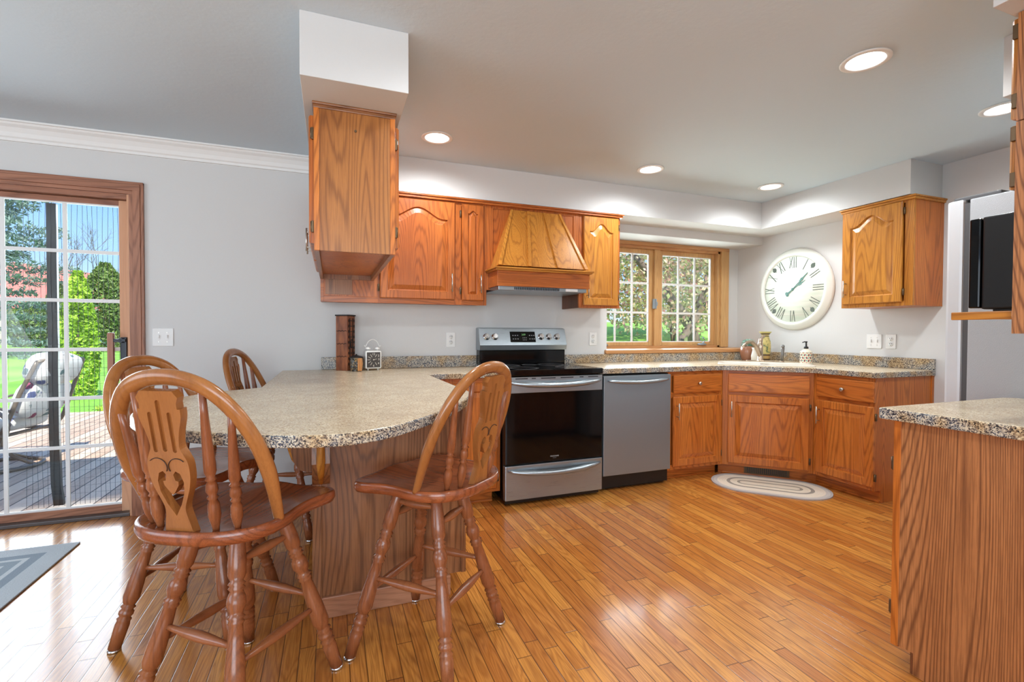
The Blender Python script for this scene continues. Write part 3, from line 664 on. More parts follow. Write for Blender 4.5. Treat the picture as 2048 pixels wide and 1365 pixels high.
for zz in (.72, .20): obj('hinge', MB().box(1.886, 1.90, 1.112, 1.118, zz-.025, zz+.025, .002).rod((1.892, 1.119, zz-.022), (1.892, 1.119, zz+.022), [(0, .004), (1, .004)], 8), M_bronze, T)
counter('island_counter', [(1.86, .452), (1.86, 1.145), (1.866, 1.152), (2.645, 1.152), (2.685, 1.12), (2.685, .452)], 'speckled laminate counter on the island in the right foreground', 'counter')

# --- tall upper unit at the right edge
T = thing('upper_cabinet', 'brown oak upper cabinet cut off by the right edge of the photo', 'cabinet', (0, 0, 0))
obj('end_panel', MB().box(1.955, 1.97, .455, .832, 1.187, 1.832).box(1.955, 1.97, .455, .832, 1.836, 2.162), M_isl, T)
obj('cabinet_box', MB().box(1.97, 2.58, .455, .83, 1.62, 2.16), M_base, T)
obj('side_panel', MB().box(2.56, 2.58, .455, .83, 1.187, 1.62), M_base, T)
obj('microwave_shelf', MB().box(1.975, 2.555, .455, .99, 1.238, 1.256, .002), M_honeyx, T)
obj('shelf_edge', MB().box(1.966, 1.98, .835, .992, 1.232, 1.258, .003), M_honeyy, T)
for z0, z1 in ((1.63, 1.825), (1.845, 2.15)):
    for x0, x1 in ((1.965, 2.265), (2.275, 2.575)): obj('door', door_mb(x1-x0, z1-z0, 0), M_honey, T, loc=(x1, .831, z0), rotz=PI)
for zz in (1.90, 2.11, 1.80, 1.66): obj('hinge', MB().box(1.957, 1.967, .832, .846, zz-.022, zz+.022, .002), M_bronze, T)
T = thing('microwave', 'black microwave oven on the oak shelf at the right edge', 'microwave', (0, 0, 0))
obj('microwave_body', MB().box(2.03, 2.52, .50, .942, 1.268, 1.575, .006), M_blkm, T)
obj('microwave_door', MB().box(2.026, 2.40, .944, .975, 1.272, 1.572, .005), M_blk, T)
obj('control_panel', MB().box(2.402, 2.522, .944, .972, 1.272, 1.572, .004), M_blkm, T)
obj('microwave_handle', MB().rod((2.38, .995, 1.30), (2.38, .995, 1.54), [(0, .008), (1, .008)], 10), M_sspol, T)
obj('foot', MB().box(2.05, 2.5, .52, .92, 1.2565, 1.2685, .001), M_blkm, T)
# fridge
T = thing('refrigerator', 'grey refrigerator seen from its textured side behind the island', 'refrigerator', (0, 0, 0))
obj('fridge_body', MB().box(2.70, 3.58, .52, 1.30, .012, 1.795, .006), M_fr, T)
obj('gasket', MB().box(2.71, 3.57, 1.30, 1.322, .05, 1.78), M_gask, T)
obj('fridge_door', MB().box(2.70, 3.135, 1.322, 1.385, .62, 1.80, .012).box(3.145, 3.58, 1.322, 1.385, .62, 1.80, .012), M_frd, T)
obj('freezer_drawer', MB().box(2.70, 3.58, 1.322, 1.385, .04, .61, .012), M_frd, T)
obj('hinge_cover', MB().box(2.72, 2.80, 1.20, 1.37, 1.795, 1.815, .006), M_gask, T)
obj('foot', MB().box(2.74, 3.54, .56, 1.28, 0, .012), M_gask, T)
obj('door_handle', MB().rod((3.11, 1.43, .8), (3.11, 1.43, 1.6), [(0, .01), (1, .01)]).rod((3.17, 1.43, .8), (3.17, 1.43, 1.6), [(0, .01), (1, .01)]).rod((3.11, 1.385, .85), (3.11, 1.43, .85), [(0, .008), (1, .008)]).rod((3.11, 1.385, 1.55), (3.11, 1.43, 1.55), [(0, .008), (1, .008)]).rod((3.17, 1.385, .85), (3.17, 1.43, .85), [(0, .008), (1, .008)]).rod((3.17, 1.385, 1.55), (3.17, 1.43, 1.55), [(0, .008), (1, .008)]), M_sspol, T)
# ------------------------------------------------------------------ text helper
def text_mesh(txt, size, M_, extr=.0004):
    cu = bpy.data.curves.new('t', 'FONT'); cu.body = txt; cu.size = size; cu.extrude = extr; cu.align_x = 'CENTER'; cu.align_y = 'CENTER'
    ob = bpy.data.objects.new('t', cu); COL.objects.link(ob)
    dg_ = bpy.context.evaluated_depsgraph_get(); me = bpy.data.meshes.new_from_object(ob.evaluated_get(dg_)); me.transform(M_)
    bpy.data.objects.remove(ob); bpy.data.curves.remove(cu); return me
def text_obj(name, txt, size, M_, m_, parent):
    me = text_mesh(txt, size, M_); me.name = name; me.materials.clear(); me.materials.append(m_)
    o = bpy.data.objects.new(name, me); COL.objects.link(o); o.parent = parent; return o
UP = Matrix.Rotation(PI/2, 4, 'X')   # text standing upright facing -y

# ------------------------------------------------------------------ stove
T = thing('stove', 'stainless steel electric stove with black glass oven door and back control panel', 'stove', (1.092, 3.01, 0))
SW = .75
obj('stove_body', MB().box(.004, SW-.004, .045, .69, .03, .895, .003), M_blkm, T)
obj('foot', MB().box(.04, .08, .08, .12, 0, .03).box(SW-.08, SW-.04, .08, .12, 0, .03).box(.04, .08, .6, .64, 0, .03).box(SW-.08, SW-.04, .6, .64, 0, .03), M_blkm, T)
obj('cooktop', MB().box(-.002, SW+.002, -.004, .655, .888, .929, .006), M_blk, T)
mb = MB()
for cx, cy, r in ((.2, .17, .11), (.55, .17, .09), (.2, .45, .08), (.55, .45, .11), (.375, .48, .06)):
    for k in (0, .012): mb.tube([(cx+(r-k)*math.cos(a), cy+(r-k)*math.sin(a), .9293) for a in np.linspace(0, 2*PI, 33)[:-1]], .0006, 4, closed=True)
obj('burner_ring', mb, plain('burner_marking', srgb(90, 90, 92), .4), T)
d = obj('oven_door', MB().box(.002, SW-.002, -.0, .042, .285, .882, .004, 1).box(.004, SW-.004, -.003, .0, .772, .880, .002, 0), [M_ss, M_blk], T)
obj('oven_glass', MB().box(.008, SW-.008, -.0045, -.0005, .293, .768, .002), M_blk, d)
mb = MB()
for a, b_ in ((.08, .17), (.2, .23), (.27, .38), (.42, .52), (.57, .6), (.64, .72)): mb.box(a-.01, b_-.01, -.0045, -.003, .866, .873)
obj('vent_slot', mb, M_slot, d)
def bowed(par, x0, x1, z, out, r, fl, m_, drop=.012):
    n = 22; P = []; rr = []
    for i in range(n+1):
        t = i/n; s_ = math.sin(PI*t)**.8; P.append((x0+(x1-x0)*t, -.006-out*s_, z-drop*s_)); rr.append(1.2*r*(.35+.65*min(1, s_*1.6)))
    return obj('handle', MB().tube(P, rr, 12, flat=fl), m_, par)
bowed(d, .02, SW-.02, .845, .05, .021, .8, M_ss, .02)
text_obj('lettering', 'FRIGIDAIRE', .013, Matrix.Translation((.365, -.0048, .322)) @ UP, plain('pale_lettering', srgb(176, 178, 180), .4), d)
text_obj('lettering', 'GALLERY', .007, Matrix.Translation((.365, -.0048, .309)) @ UP, plain('dim_lettering', srgb(110, 112, 114), .4), d)
d = obj('storage_drawer', MB().box(.0, SW, -.002, .042, .042, .277, .005), M_ss, T)
bowed(d, .02, SW-.02, .245, .045, .02, .8, M_ss, .022)
obj('kick_plate', MB().box(.01, SW-.01, .03, .05, .012, .045), M_blkm, T)
# backguard: black riser then slanted stainless control panel
obj('riser', MB().box(.0, SW, .60, .69, .925, 1.045, .008), M_blk, T)
mb = MB().poly([(.585, 1.043), (.69, 1.043), (.69, 1.218), (.66, 1.222), (.62, 1.214), (.575, 1.082)], -.004, SW+.004, 'yz'); cpn = obj('control_panel', mb, M_ss, T)
sl = Matrix.Translation((0, .5975, 1.148)) @ Matrix.Rotation(-math.atan2(.045, .132), 4, 'X')
obj('display', MB().box(.255, .475, -.003, .003, -.045, .045, .002, M=sl), M_blk, cpn)
M_led = plain('dim_display_digits', srgb(90, 130, 90), .5, emit=srgb(130, 190, 110), es=.5); M_ic = plain('grey_icon_print', srgb(150, 152, 154), .5)
text_obj('digits', '2:09', .02, sl @ Matrix.Translation((.372, -.0035, .018)) @ UP, M_led, cpn)
mb = MB()
for gx_ in (.275, .295, .315, .42, .44, .458):
    for gz in (.012, -.018): mb.box(gx_, gx_+.010, -.0036, -.003, gz-.003, gz+.003, M=sl)
for gx_ in (.362, .376, .39): mb.box(gx_, gx_+.006, -.0036, -.003, -.012, -.006, M=sl).box(gx_, gx_+.006, -.0036, -.003, -.03, -.024, M=sl)
obj('button_icon', mb, M_ic, cpn)
for kx in (.055, .125, .525, .597, .670):
    k = MB(); P0 = sl @ Vector((kx, -.002, 0)); P1 = sl @ Vector((kx, -.03, 0))
    k.rod(P0, P1, [(0, .027), (.2, .027), (.22, .023), (.85, .020), (1, .018)], 24); k.box(kx-.004, kx+.004, -.036, -.028, -.019, .019, .002, M=sl)
    obj('knob', k, M_sspol, T)

# ------------------------------------------------------------------ dishwasher
T = thing('dishwasher', 'stainless steel dishwasher with a bowed top handle right of the stove', 'dishwasher', (1.878, 3.05, 0))
obj('dishwasher_body', MB().box(.006, .60, .03, .62, .02, .868), M_blkm, T)
d = obj('dishwasher_door', MB().box(.0, .604, .0, .03, .118, .862, .004), M_ssd, T)
bowed(d, .03, .575, .828, .04, .016, .8, M_ss, .012)
obj('kick_plate', MB().box(.004, .60, .075, .09, .0, .118), M_blkm, T)

# ------------------------------------------------------------------ wall plates
def plate(kind, label, x, y, z, rz=0, group=None):
    w2 = {'switch2': .057, 'outlet': .036, 'switch_rocker': .036}[kind]
    nm = 'light_switch' if 'switch' in kind else 'wall_outlet'
    T = thing(nm, label, 'light switch' if 'switch' in kind else 'outlet', (x, y, z), rz, group)
    obj('cover_plate', MB().box(-w2, w2, -.006, 0, -.058, .058, .003), M_plate, T)
    if kind == 'switch2':
        for sx in (-.023, .023):
            obj('toggle', MB().box(sx-.005, sx+.005, -.014, -.006, -.004, .016, .002).box(sx-.007, sx+.007, -.0075, -.006, -.014, .014, .001), M_plate, T)
            obj('screw', MB().rod((sx, -.005, .03), (sx, -.008, .03), [(0, .003), (1, .003)], 8).rod((sx, -.005, -.03), (sx, -.008, -.03), [(0, .003), (1, .003)], 8), M_steelplain, T)
    else:
        for dz in (-.021, .021):
            r_ = obj('receptacle', MB().lathe([(0, 0), (.017, 0), (.016, .003), (0, .003)], M=Matrix.Translation((0, -.006, dz)) @ Matrix.Rotation(PI/2, 4, 'X'), seg=20), M_plate, T)
            obj('slot', MB().box(-.008, -.005, -.0098, -.0085, dz, dz+.009).box(.005, .008, -.0098, -.0085, dz, dz+.009).box(-.002, .002, -.0098, -.0085, dz-.01, dz-.006), M_slot, r_)
plate('switch2', 'double toggle light switch on the grey wall beside the patio door', -1.023, YW, 1.145)
plate('outlet', 'white wall outlet above the backsplash left of the stove', .883, YW, 1.125)
plate('outlet', 'white wall outlet between the stove and the sink window', 2.166, YW, 1.13)
plate('switch2', 'double toggle light switch on the right wall under the clock side cabinet', XW, 2.605, 1.122, -PI/2)
plate('outlet', 'white wall outlet beside the double switch on the right wall', XW, 2.48, 1.122, -PI/2)

# ------------------------------------------------------------------ recessed lights
M_bulb = plain('lit_lamp_lens', (1, 1, 1, 1), .5, emit=(1, .96, .9, 1), es=14.)
def can(x, y, label, vis=True, energy=40):
    T = thing('recessed_light', label, 'ceiling light', (x, y, CE), 0, 'recessed ceiling lights')
    obj('trim_ring', MB().lathe([(.060, .045), (.074, .0), (.074, -.001), (.098, -.001), (.098, -.005), (.092, -.008), (.076, -.007), (.070, -.001), (.058, .042), (.060, .045)], seg=40), M_white, T)
    obj('lens', MB().lathe([(.0, .040), (.058, .040), (.058, .036), (.0, .034)], seg=32), M_bulb, T)
    light('lamp', 'SPOT', (0, 0, -.012), energy, (.92, .97, 1), parent=T, spot_size=math.radians(174), spot_blend=.9, shadow_soft_size=.06)
can(.625, 3.00, 'lit recessed ceiling light nearest the hanging cabinet')
can(2.235, 3.00, 'lit recessed ceiling light in front of the soffit above the range hood')
can(3.43, 2.99, 'lit recessed ceiling light in the far corner near the soffit bend')
can(2.24, 1.465, 'largest lit recessed ceiling light at the upper right')
can(3.41, 1.505, 'lit recessed ceiling light partly hidden by the cabinet at the right edge')
can(.62, 1.50, 'lit recessed ceiling light overhead outside the frame'); can(1.2, -.6, 'lit recessed ceiling light behind the viewer')

# ------------------------------------------------------------------ wall clock (faces -x)
T = thing('wall_clock', 'large round white wall clock with roman numerals on the right wall', 'clock', (XW-.001, 3.325, 1.605), -PI/2)
RX = Matrix.Rotation(PI/2, 4, 'X')
mb = MB().lathe([(.0, 0), (.388, 0), (.39, .01), (.375, .022), (.345, .042), (.33, .048), (.318, .044), (.315, .03), (.0, .03)], M=RX, seg=64); obj('clock_frame', mb, plain('cream_clock_rim', srgb(232, 234, 226), .4), T)
m, nt, b = mat('whitewashed_clock_face'); v = nd(nt, 'TexCoord').outputs['Object']; z_ = nd(nt, 'SeparateXYZ', {0: v}).outputs[2]
fz = math_(nt, 'FRACT', math_(nt, 'MULTIPLY', z_, 8.)); ln = nd(nt, 'MapRange', {0: fz, 1: 0., 2: .05, 3: 1., 4: 0.}).outputs[0]
nz = nd(nt, 'TexNoise', {'Vector': nd(nt, 'Mapping', {0: v, 'Scale': (.5, 1, 6)}).outputs[0], 'Scale': 6., 'Detail': 4.}).outputs[0]
c = ramp(nt, nz, [(.3, srgb(226, 238, 222)), (.7, srgb(246, 250, 240))]); c = mixc(nt, math_(nt, 'MULTIPLY', ln, .35), c, srgb(150, 150, 136))
nt.links.new(c, b.inputs['Base Color']); b.inputs['Roughness'].default_value = .6
obj('clock_face', MB().lathe([(0, .030), (.316, .030), (.316, .032), (0, .032)], M=RX, seg=64), m, T)
M_ink = plain('dark_green_grey_ink', srgb(84, 94, 84), .6)
NUM = {12: 'XII', 1: 'I', 2: 'II', 3: 'III', 4: 'IV', 5: 'V', 6: 'VI', 7: 'VII', 8: 'VIII', 9: 'IX', 10: 'X', 11: 'XI'}
for hnum, txt in NUM.items():
    mb = MB(); a = -hnum*PI/6; Rm = Matrix.Rotation(a, 4, 'Y').inverted()
    wid = {'I': .022, 'V': .04, 'X': .042}; tot = sum(wid[c_] for c_ in txt); x = -tot/2
    for c_ in txt:
        cx = x+wid[c_]/2; x += wid[c_]; hh = .052; zc = .255
        def bar(x0, x1, th):
            dx, dz = x1-x0, 2*hh; L = math.hypot(dx, dz); ang = math.atan2(dx, dz)
            mb.box(-th/2, th/2, -.034, -.0318, -L/2, L/2, M=Rm @ Matrix.Translation(((x0+x1)/2, 0, zc)) @ Matrix.Rotation(ang, 4, 'Y'))
        if c_ == 'I': bar(cx, cx, .006)
        if c_ == 'V': bar(cx, cx-.015, .006); bar(cx, cx+.015, .003)
        if c_ == 'X': bar(cx-.015, cx+.015, .006); bar(cx+.015, cx-.015, .003)
    obj('numeral', mb, M_ink, T)
for a in (45, 135, 225, 315):
    Rm = Matrix.Rotation(math.radians(a), 4, 'Y'); c0 = Rm @ Vector((0, -.033, .285))
    mb = MB().ball(c0, .022, (1, .08, 1)).box(-.007, .007, -.034, -.032, .29, .312, .001, M=Rm).box(-.003, .003, -.034, -.032, .255, .27, .001, M=Rm); obj('ornament', mb, M_ink, T)
M_hand = plain('verdigris_hand', srgb(86, 128, 120), .5)
for nm, a, L in (('minute_hand', 47, .21), ('hour_hand', 59, .15)):
    Rm = Matrix.Rotation(math.radians(a), 4, 'Y'); y_ = -.038 if nm[0] == 'm' else -.035
    mb = MB().poly([(-.004, -.07), (.004, -.07), (.003, L*.45), (.014, L*.62), (.006, L*.7), (.002, L), (-.002, L), (-.006, L*.7), (-.014, L*.62), (-.003, L*.45)], y_-.001, y_+.001, 'xz', M=Rm)
    mb.ball(Rm @ Vector((0, y_, -.075)), .016, (1, .12, 1)).ball(Rm @ Vector((0, y_, L*.5)), .010, (1, .15, 1)); obj(nm, mb, M_hand, T)
obj('hub', MB().ball((0, -.038, 0), .014, (1, .3, 1)), M_hand, T)

# ------------------------------------------------------------------ counter decor at left
m, nt, b = mat('aged_brown_box'); v = nd(nt, 'TexCoord').outputs['Object']
nz = nd(nt, 'TexNoise', {'Vector': nd(nt, 'Mapping', {0: v, 'Scale': (1, 1, .3)}).outputs[0], 'Scale': 30., 'Detail': 4.}).outputs[0]
nt.links.new(ramp(nt, nz, [(.3, srgb(96, 48, 26)), (.7, srgb(158, 92, 52))]), b.inputs['Base Color']); b.inputs['Roughness'].default_value = .5; M_box = m
M_iron = plain('black_iron', srgb(34, 28, 26), .5, .4)
T = thing('storage_box', 'tall narrow brown wooden box with black iron lattice on the peninsula', 'box', (.094, 3.60, .911), -.62)
obj('box_body', MB().box(-.046, .046, -.046, .046, 0, .385, .002), M_box, T)
obj('box_lid', MB().box(-.051, .051, -.051, .051, .385, .394, .002), M_iron, T)
for rz in (0, PI/2):
    mb = MB()
    if rz == PI/2:
        for x in (-.018, .018): mb.box(x-.0025, x+.0025, -.0495, -.0465, .02, .37)
        for k in range(9): mb.box(-.036, .036, -.0505, -.0475, .045+k*.038, .050+k*.038).box(-.036, -.031, -.0505, -.0475, .038+k*.038, .057+k*.038).box(.031, .036, -.0505, -.0475, .038+k*.038, .057+k*.038)
        mb.tube([(.022*math.cos(a)*.6, -.051, .19+.03*math.sin(a)) for a in np.linspace(0, 2*PI, 17)[:-1]], .0025, 6, closed=True, upv=(0, 1, 0))
    else:
        for zz in (.10, .19, .28): mb.tube([(x, -.0475, zz+.004*math.sin(x*260)) for x in np.linspace(-.038, .038, 22)], .0018, 5)
    obj('lattice' if rz else 'painted_script', mb, M_iron, T, rotz=rz)
m, nt, b = mat('mosaic_jar'); v = nd(nt, 'TexCoord').outputs['Object']
vo = nd(nt, 'TexVoronoi', {'Vector': v, 'Scale': 130.}); k = nd(nt, 'SeparateColor', {0: vo.outputs['Color']}).outputs[0]
nt.links.new(ramp(nt, k, [(0, srgb(44, 40, 36)), (.35, srgb(96, 84, 66)), (.55, srgb(150, 122, 78)), (.75, srgb(110, 116, 118))], 'CONSTANT'), b.inputs['Base Color']); b.inputs['Roughness'].default_value = .4
T = thing('decorative_jar', 'small dark mosaic and carved wood jar between the tall box and alarm clock', 'jar', (.163, 3.50, .911), 0)
obj('jar_body', MB().lathe([(0, 0), (.036, 0), (.040, .006), (.043, .05), (.041, .09), (.044, .094), (.0, .094)], seg=24), m, T)
obj('wooden_panel', MB().poly([(.006, .004), (.034, .004), (.039, .05), (.038, .07), (.034, .092), (.006, .092)], -.047, -.028, 'xz'), M_honey, T)
obj('jar_lid', MB().lathe([(0, .094), (.046, .094), (.044, .1), (.02, .108), (.006, .112), (.006, .118), (0, .12)], seg=24), M_iron, T)
T = thing('alarm_clock', 'small square white alarm clock with twin bells and dark dial', 'clock', (.275, 3.545, .911), .16)
obj('clock_case', MB().box(-.057, .057, -.03, .045, .012, .140, .012), plain('white_enamel', srgb(230, 228, 222), .35), T)
obj('dial', MB().box(-.047, .047, -.032, -.029, .022, .130, .001), plain('dark_brown_dial', srgb(66, 60, 56), .5), T)
M_cream = plain('cream_print', srgb(224, 216, 200), .5)
for a in range(12):
    if a in (0, 3, 6, 2, 4): 
        continue
    an = a*PI/6; mb = MB().box(-.0013, .0013, -.0335, -.032, .022, .044, M=Matrix.Translation((0, 0, .076)) @ Matrix.Rotation(an, 4, 'Y')); obj('hour_mark', mb, M_cream, T)
for t_, px, pz in (('12', 0, .116), ('3', .036, .078), ('6', 0, .034), ('2', .034, .104), ('4', .034, .050)): text_obj('numeral', t_, .021, Matrix.Translation((px, -.0325, pz)) @ UP, M_cream, T)
obj('clock_hand', MB().box(-.001, .001, -.0345, -.0335, 0, .022, M=Matrix.Translation((0, 0, .076)) @ Matrix.Rotation(1.3, 4, 'Y')).ball((0, -.034, .076), .004, (1, .3, 1)), M_cream, T)
M_wh = plain('white_bell', srgb(232, 232, 228), .3)
for sx in (-1, 1): obj('bell', MB().lathe([(0, .018), (.008, .017), (.017, .009), (.020, 0), (0, 0)], (sx*.034, 0, .150), seg=18).rod((sx*.034, 0, .14), (sx*.034, 0, .152), [(0, .003), (1, .003)], 6), M_wh, T)
obj('carry_handle', MB().tube(spline([(-.058, 0, .178), (-.052, 0, .17), (-.044, 0, .178), (-.03, 0, .205), (0, 0, .220), (.03, 0, .205), (.044, 0, .178), (.052, 0, .17), (.058, 0, .178)], 5), .0028, 8), M_wh, T)
for sx in (-1, 1): obj('foot', MB().rod((sx*.035, -.015, 0), (sx*.035, -.01, .014), [(0, .004), (1, .006)], 8), M_wh, T)

# ------------------------------------------------------------------ sink, faucet and bottles
T = thing('kitchen_sink', 'cream corner sink set in the diagonal counter below the clock', 'sink', (3.48, 3.08, .918), -PI/4)
M_sink = plain('cream_sink_enamel', srgb(222, 212, 198), .22)
def rr(w2, d2, r, n=6, cy=0):
    P = []
    for cx_, cy_, a0 in ((w2-r, d2-r, 0), (-w2+r, d2-r, PI/2), (-w2+r, -d2+r, PI), (w2-r, -d2+r, 1.5*PI)):
        for i in range(n+1): a = a0+i*PI/2/n; P.append((cx_+r*math.cos(a), cy_+r*math.sin(a)+cy))
    return P
rows = [[(p[0], p[1], z) for p in rr(a, b_, r, cy=cy)] for a, b_, r, z, cy in ((.36, .235, .07, .0, .0), (.362, .237, .07, .004, .0), (.355, .23, .065, .009, .0), (.325, .165, .06, .009, -.035), (.318, .158, .06, .004, -.035), (.30, .14, .06, .0015, -.035))]
obj('sink_rim', MB().loops(rows), M_sink, T)
obj('drain', MB().lathe([(0, .0018), (.04, .0018), (.038, .004), (.0, .003)], (0, -.035, 0)), M_steelplain, T)
M_fau = plain('brushed_nickel_faucet', srgb(178, 160, 142), .3, .9)
T = thing('faucet', 'brushed nickel single lever faucet arching over the corner sink', 'faucet', (3.715, 3.325, .9275), -1.47)
obj('faucet_base', MB().lathe([(0, 0), (.032, 0), (.030, .008), (.024, .012), (.022, .10), (.024, .15), (.0, .16)], seg=24), M_fau, T)
obj('escutcheon', MB().loops([[(p[0], p[1], z) for p in rr(a, b_, b_*.95)] for a, b_, z in ((.12, .03, -.0004), (.12, .03, .004), (.112, .024, .007))]), M_fau, T, rotz=1.47-PI/4)
obj('spout', MB().tube(spline([(0, -.005, .05), (0, -.06, .135), (0, -.13, .178), (0, -.20, .165), (0, -.235, .135)], 6), [.02]*6+[.017]*6+[.014]*6+[.012]*7, 14, upv=(1, 0, 0)), M_fau, T)
obj('lever', MB().tube(spline([(0, .0, .14), (0, .0, .17), (0.0, .012, .205), (0, .055, .238)], 5), [.026]*5+[.022]*5+[.013]*5+[.008], 12, upv=(1, 0, 0), flat=.8), M_fau, T)
T = thing('sink_sprayer', 'slim brushed metal side sprayer standing between faucet and soap bottle', 'sprayer', (3.845, 3.205, .9185))
obj('sprayer_base', MB().lathe([(0, 0), (.02, 0), (.019, .012), (.013, .016), (0, .016)], seg=20), M_fau, T)
obj('spray_head', MB().rod((0, 0, .015), (0.004, -.004, .15), [(0, .012), (.5, .013), (.8, .015), (1, .012)], 14).ball((-.006, -.012, .148), .016), plain('grey_spray_head', srgb(130, 128, 126), .35, .6), T)
T = thing('soap_dispenser', 'painted ceramic soap dispenser with black pump on the sink counter', 'soap dispenser', (3.865, 2.985, .918), 0)
m, nt, b = mat('painted_ceramic_bottle'); v = nd(nt, 'TexCoord').outputs['Object']; s3 = nd(nt, 'SeparateXYZ', {0: v})
ang = math_(nt, 'ARCTAN2', s3.outputs[1], s3.outputs[0]); u_ = math_(nt, 'MULTIPLY', ang, 10.); vv_ = math_(nt, 'MULTIPLY', s3.outputs[2], 130.)
pt_ = math_(nt, 'MULTIPLY', math_(nt, 'SINE', u_), math_(nt, 'SINE', math_(nt, 'ADD', vv_, math_(nt, 'ABSOLUTE', math_(nt, 'SINE', math_(nt, 'MULTIPLY', ang, 5.))))))
band = nd(nt, 'MapRange', {0: math_(nt, 'ABSOLUTE', math_(nt, 'SUBTRACT', s3.outputs[2], .057)), 1: .044, 2: .046, 3: 1., 4: 0.}).outputs[0]
cc = ramp(nt, math_(nt, 'MULTIPLY_ADD', pt_, .5, .5), [(0, srgb(70, 150, 140)), (.2, srgb(226, 214, 188)), (.62, srgb(176, 60, 60)), (.8, srgb(70, 72, 80))], 'CONSTANT')
nt.links.new(mixc(nt, band, srgb(222, 218, 198), cc), b.inputs['Base Color']); b.inputs['Roughness'].default_value = .25
obj('bottle', MB().lathe([(0, 0), (.048, 0), (.05, .005), (.048, .012), (.047, .1), (.046, .108), (.03, .122), (.016, .13), (.016, .136), (0, .136)], seg=28), m, T)
obj('pump', MB().lathe([(0, .134), (.018, .134), (.018, .15), (.008, .154), (.006, .185), (.010, .19), (.010, .197), (0, .199)], seg=16).tube([(0, 0, .192), (-.02, .0, .194), (-.045, 0, .188)], [.006, .005, .004], 8), plain('black_pump_plastic', srgb(26, 26, 28), .3), T)
obj('saucer', MB().lathe([(0, .0), (.05, .0), (.055, .0), (.0, .0002)], seg=20), M_plate, T)
m, nt, b = mat('olive_painted_vase'); v = nd(nt, 'TexCoord').outputs['Object']; z_ = nd(nt, 'SeparateXYZ', {0: v}).outputs[2]
nz = nd(nt, 'TexNoise', {'Vector': v, 'Scale': 32., 'Detail': 3.}).outputs[0]
c1 = ramp(nt, nz, [(.35, srgb(70, 98, 74)), (.47, srgb(186, 170, 100)), (.7, srgb(206, 190, 130))])
c2 = ramp(nt, z_, [(0, srgb(80, 56, 36)), (.02, srgb(170, 140, 84)), (.05, srgb(80, 56, 36)), (.065, srgb(200, 190, 120)), (.232, srgb(76, 56, 36)), (.242, srgb(206, 190, 130)), (.252, srgb(76, 56, 36)), (.262, srgb(190, 178, 110))], 'CONSTANT')
bandm = nd(nt, 'MapRange', {0: math_(nt, 'ABSOLUTE', math_(nt, 'SUBTRACT', z_, .148)), 1: .081, 2: .083, 3: 0., 4: 1.}).outputs[0]
nt.links.new(mixc(nt, bandm, c1, c2), b.inputs['Base Color']); b.inputs['Roughness'].default_value = .3
o = obj('vase', MB().lathe([(0, 0), (.040, 0), (.042, .01), (.044, .06), (.05, .13), (.048, .18), (.034, .225), (.032, .25), (.055, .278), (.055, .282), (.03, .262), (0, .262)], seg=32), m, loc=(3.905, 3.44, .9185)); tag(o, 'tall olive painted vase with flared rim in the counter corner', 'vase')
T = thing('potted_plant', 'brown glazed pot with small blue green leaves beside the sink window', 'potted plant', (3.83, 3.585, .9185))
obj('pot', MB().lathe([(0, 0), (.046, 0), (.05, .01), (.062, .06), (.064, .10), (.055, .135), (.05, .14), (.045, .13), (0, .12)], seg=28), plain('brown_glazed_pot', srgb(150, 100, 76), .25, coat=.5), T)
def leaves(n, fn, size, seed, asp=.5):
    r = np.random.RandomState(seed); P = np.array([fn(r) for _ in range(n)]); V_ = []; Fc = []
    q = r.normal(size=(n, 3)); q /= np.linalg.norm(q, axis=1)[:, None]; q2 = np.cross(q, r.normal(size=(n, 3))); q2 /= np.linalg.norm(q2, axis=1)[:, None]
    s_ = size*(.6+.8*r.rand(n))[:, None]
    a = P-q*s_; b_ = P+q2*s_*asp; c_ = P+q*s_; d = P-q2*s_*asp
    V_ = np.stack([a, b_, c_, d], 1).reshape(-1, 3); Fc = [(4*i, 4*i+1, 4*i+2, 4*i+3) for i in range(n)]
    return V_.tolist(), [], Fc
def leafmat(name, cols, rough=.6):
    m, nt, b = mat(name); p = nd(nt, 'NewGeometry').outputs['Position']
    n1 = nd(nt, 'TexWhiteNoise', {'Vector': nd(nt, 'VectorMath', {0: p, 1: (.12, .12, .12)}, operation='SNAP').outputs[0]}).outputs['Value']
    n2 = nd(nt, 'TexNoise', {'Vector': p, 'Scale': 1.2, 'Detail': 4.}).outputs[0]
    k = math_(nt, 'ADD', math_(nt, 'MULTIPLY', n1, .6), math_(nt, 'MULTIPLY', n2, .4))
    nt.links.new(ramp(nt, k, [((i+.5)/len(cols), c_) for i, c_ in enumerate(cols)]), b.inputs['Base Color']); b.inputs['Roughness'].default_value = rough
    tl = nd(nt, 'BsdfTranslucent'); nt.links.new(ramp(nt, k, [((i+.5)/len(cols), c_) for i, c_ in enumerate(cols)]), tl.inputs[0])
    mxs = nd(nt, 'MixShader', {0: .3, 1: b.outputs[0], 2: tl.outputs[0]}); nt.links.new(mxs.outputs[0], nt.nodes['Material Output'].inputs[0]); return m
def fpl(r):
    a = r.rand()*2*PI; q = r.rand()**.5*.075; return (q*math.cos(a)+.02, q*math.sin(a)*.8, .14+r.rand()*.075-q*.3)
obj('foliage', leaves(150, fpl, .016, 3, .6), leafmat('succulent_leaf', [srgb(96, 140, 120), srgb(140, 176, 156), srgb(170, 200, 190)]), T)
o = obj('cream_pitcher', MB().lathe([(0, 0), (.03, 0), (.034, .01), (.036, .05), (.026, .09), (.024, .11), (.03, .128), (.026, .128), (.02, .11), (0, .1)], seg=24), plain('cream_glaze', srgb(226, 222, 210), .3), loc=(3.80, 3.46, .9185)); tag(o, 'small cream white bottle behind the faucet between pot and vase', 'bottle')

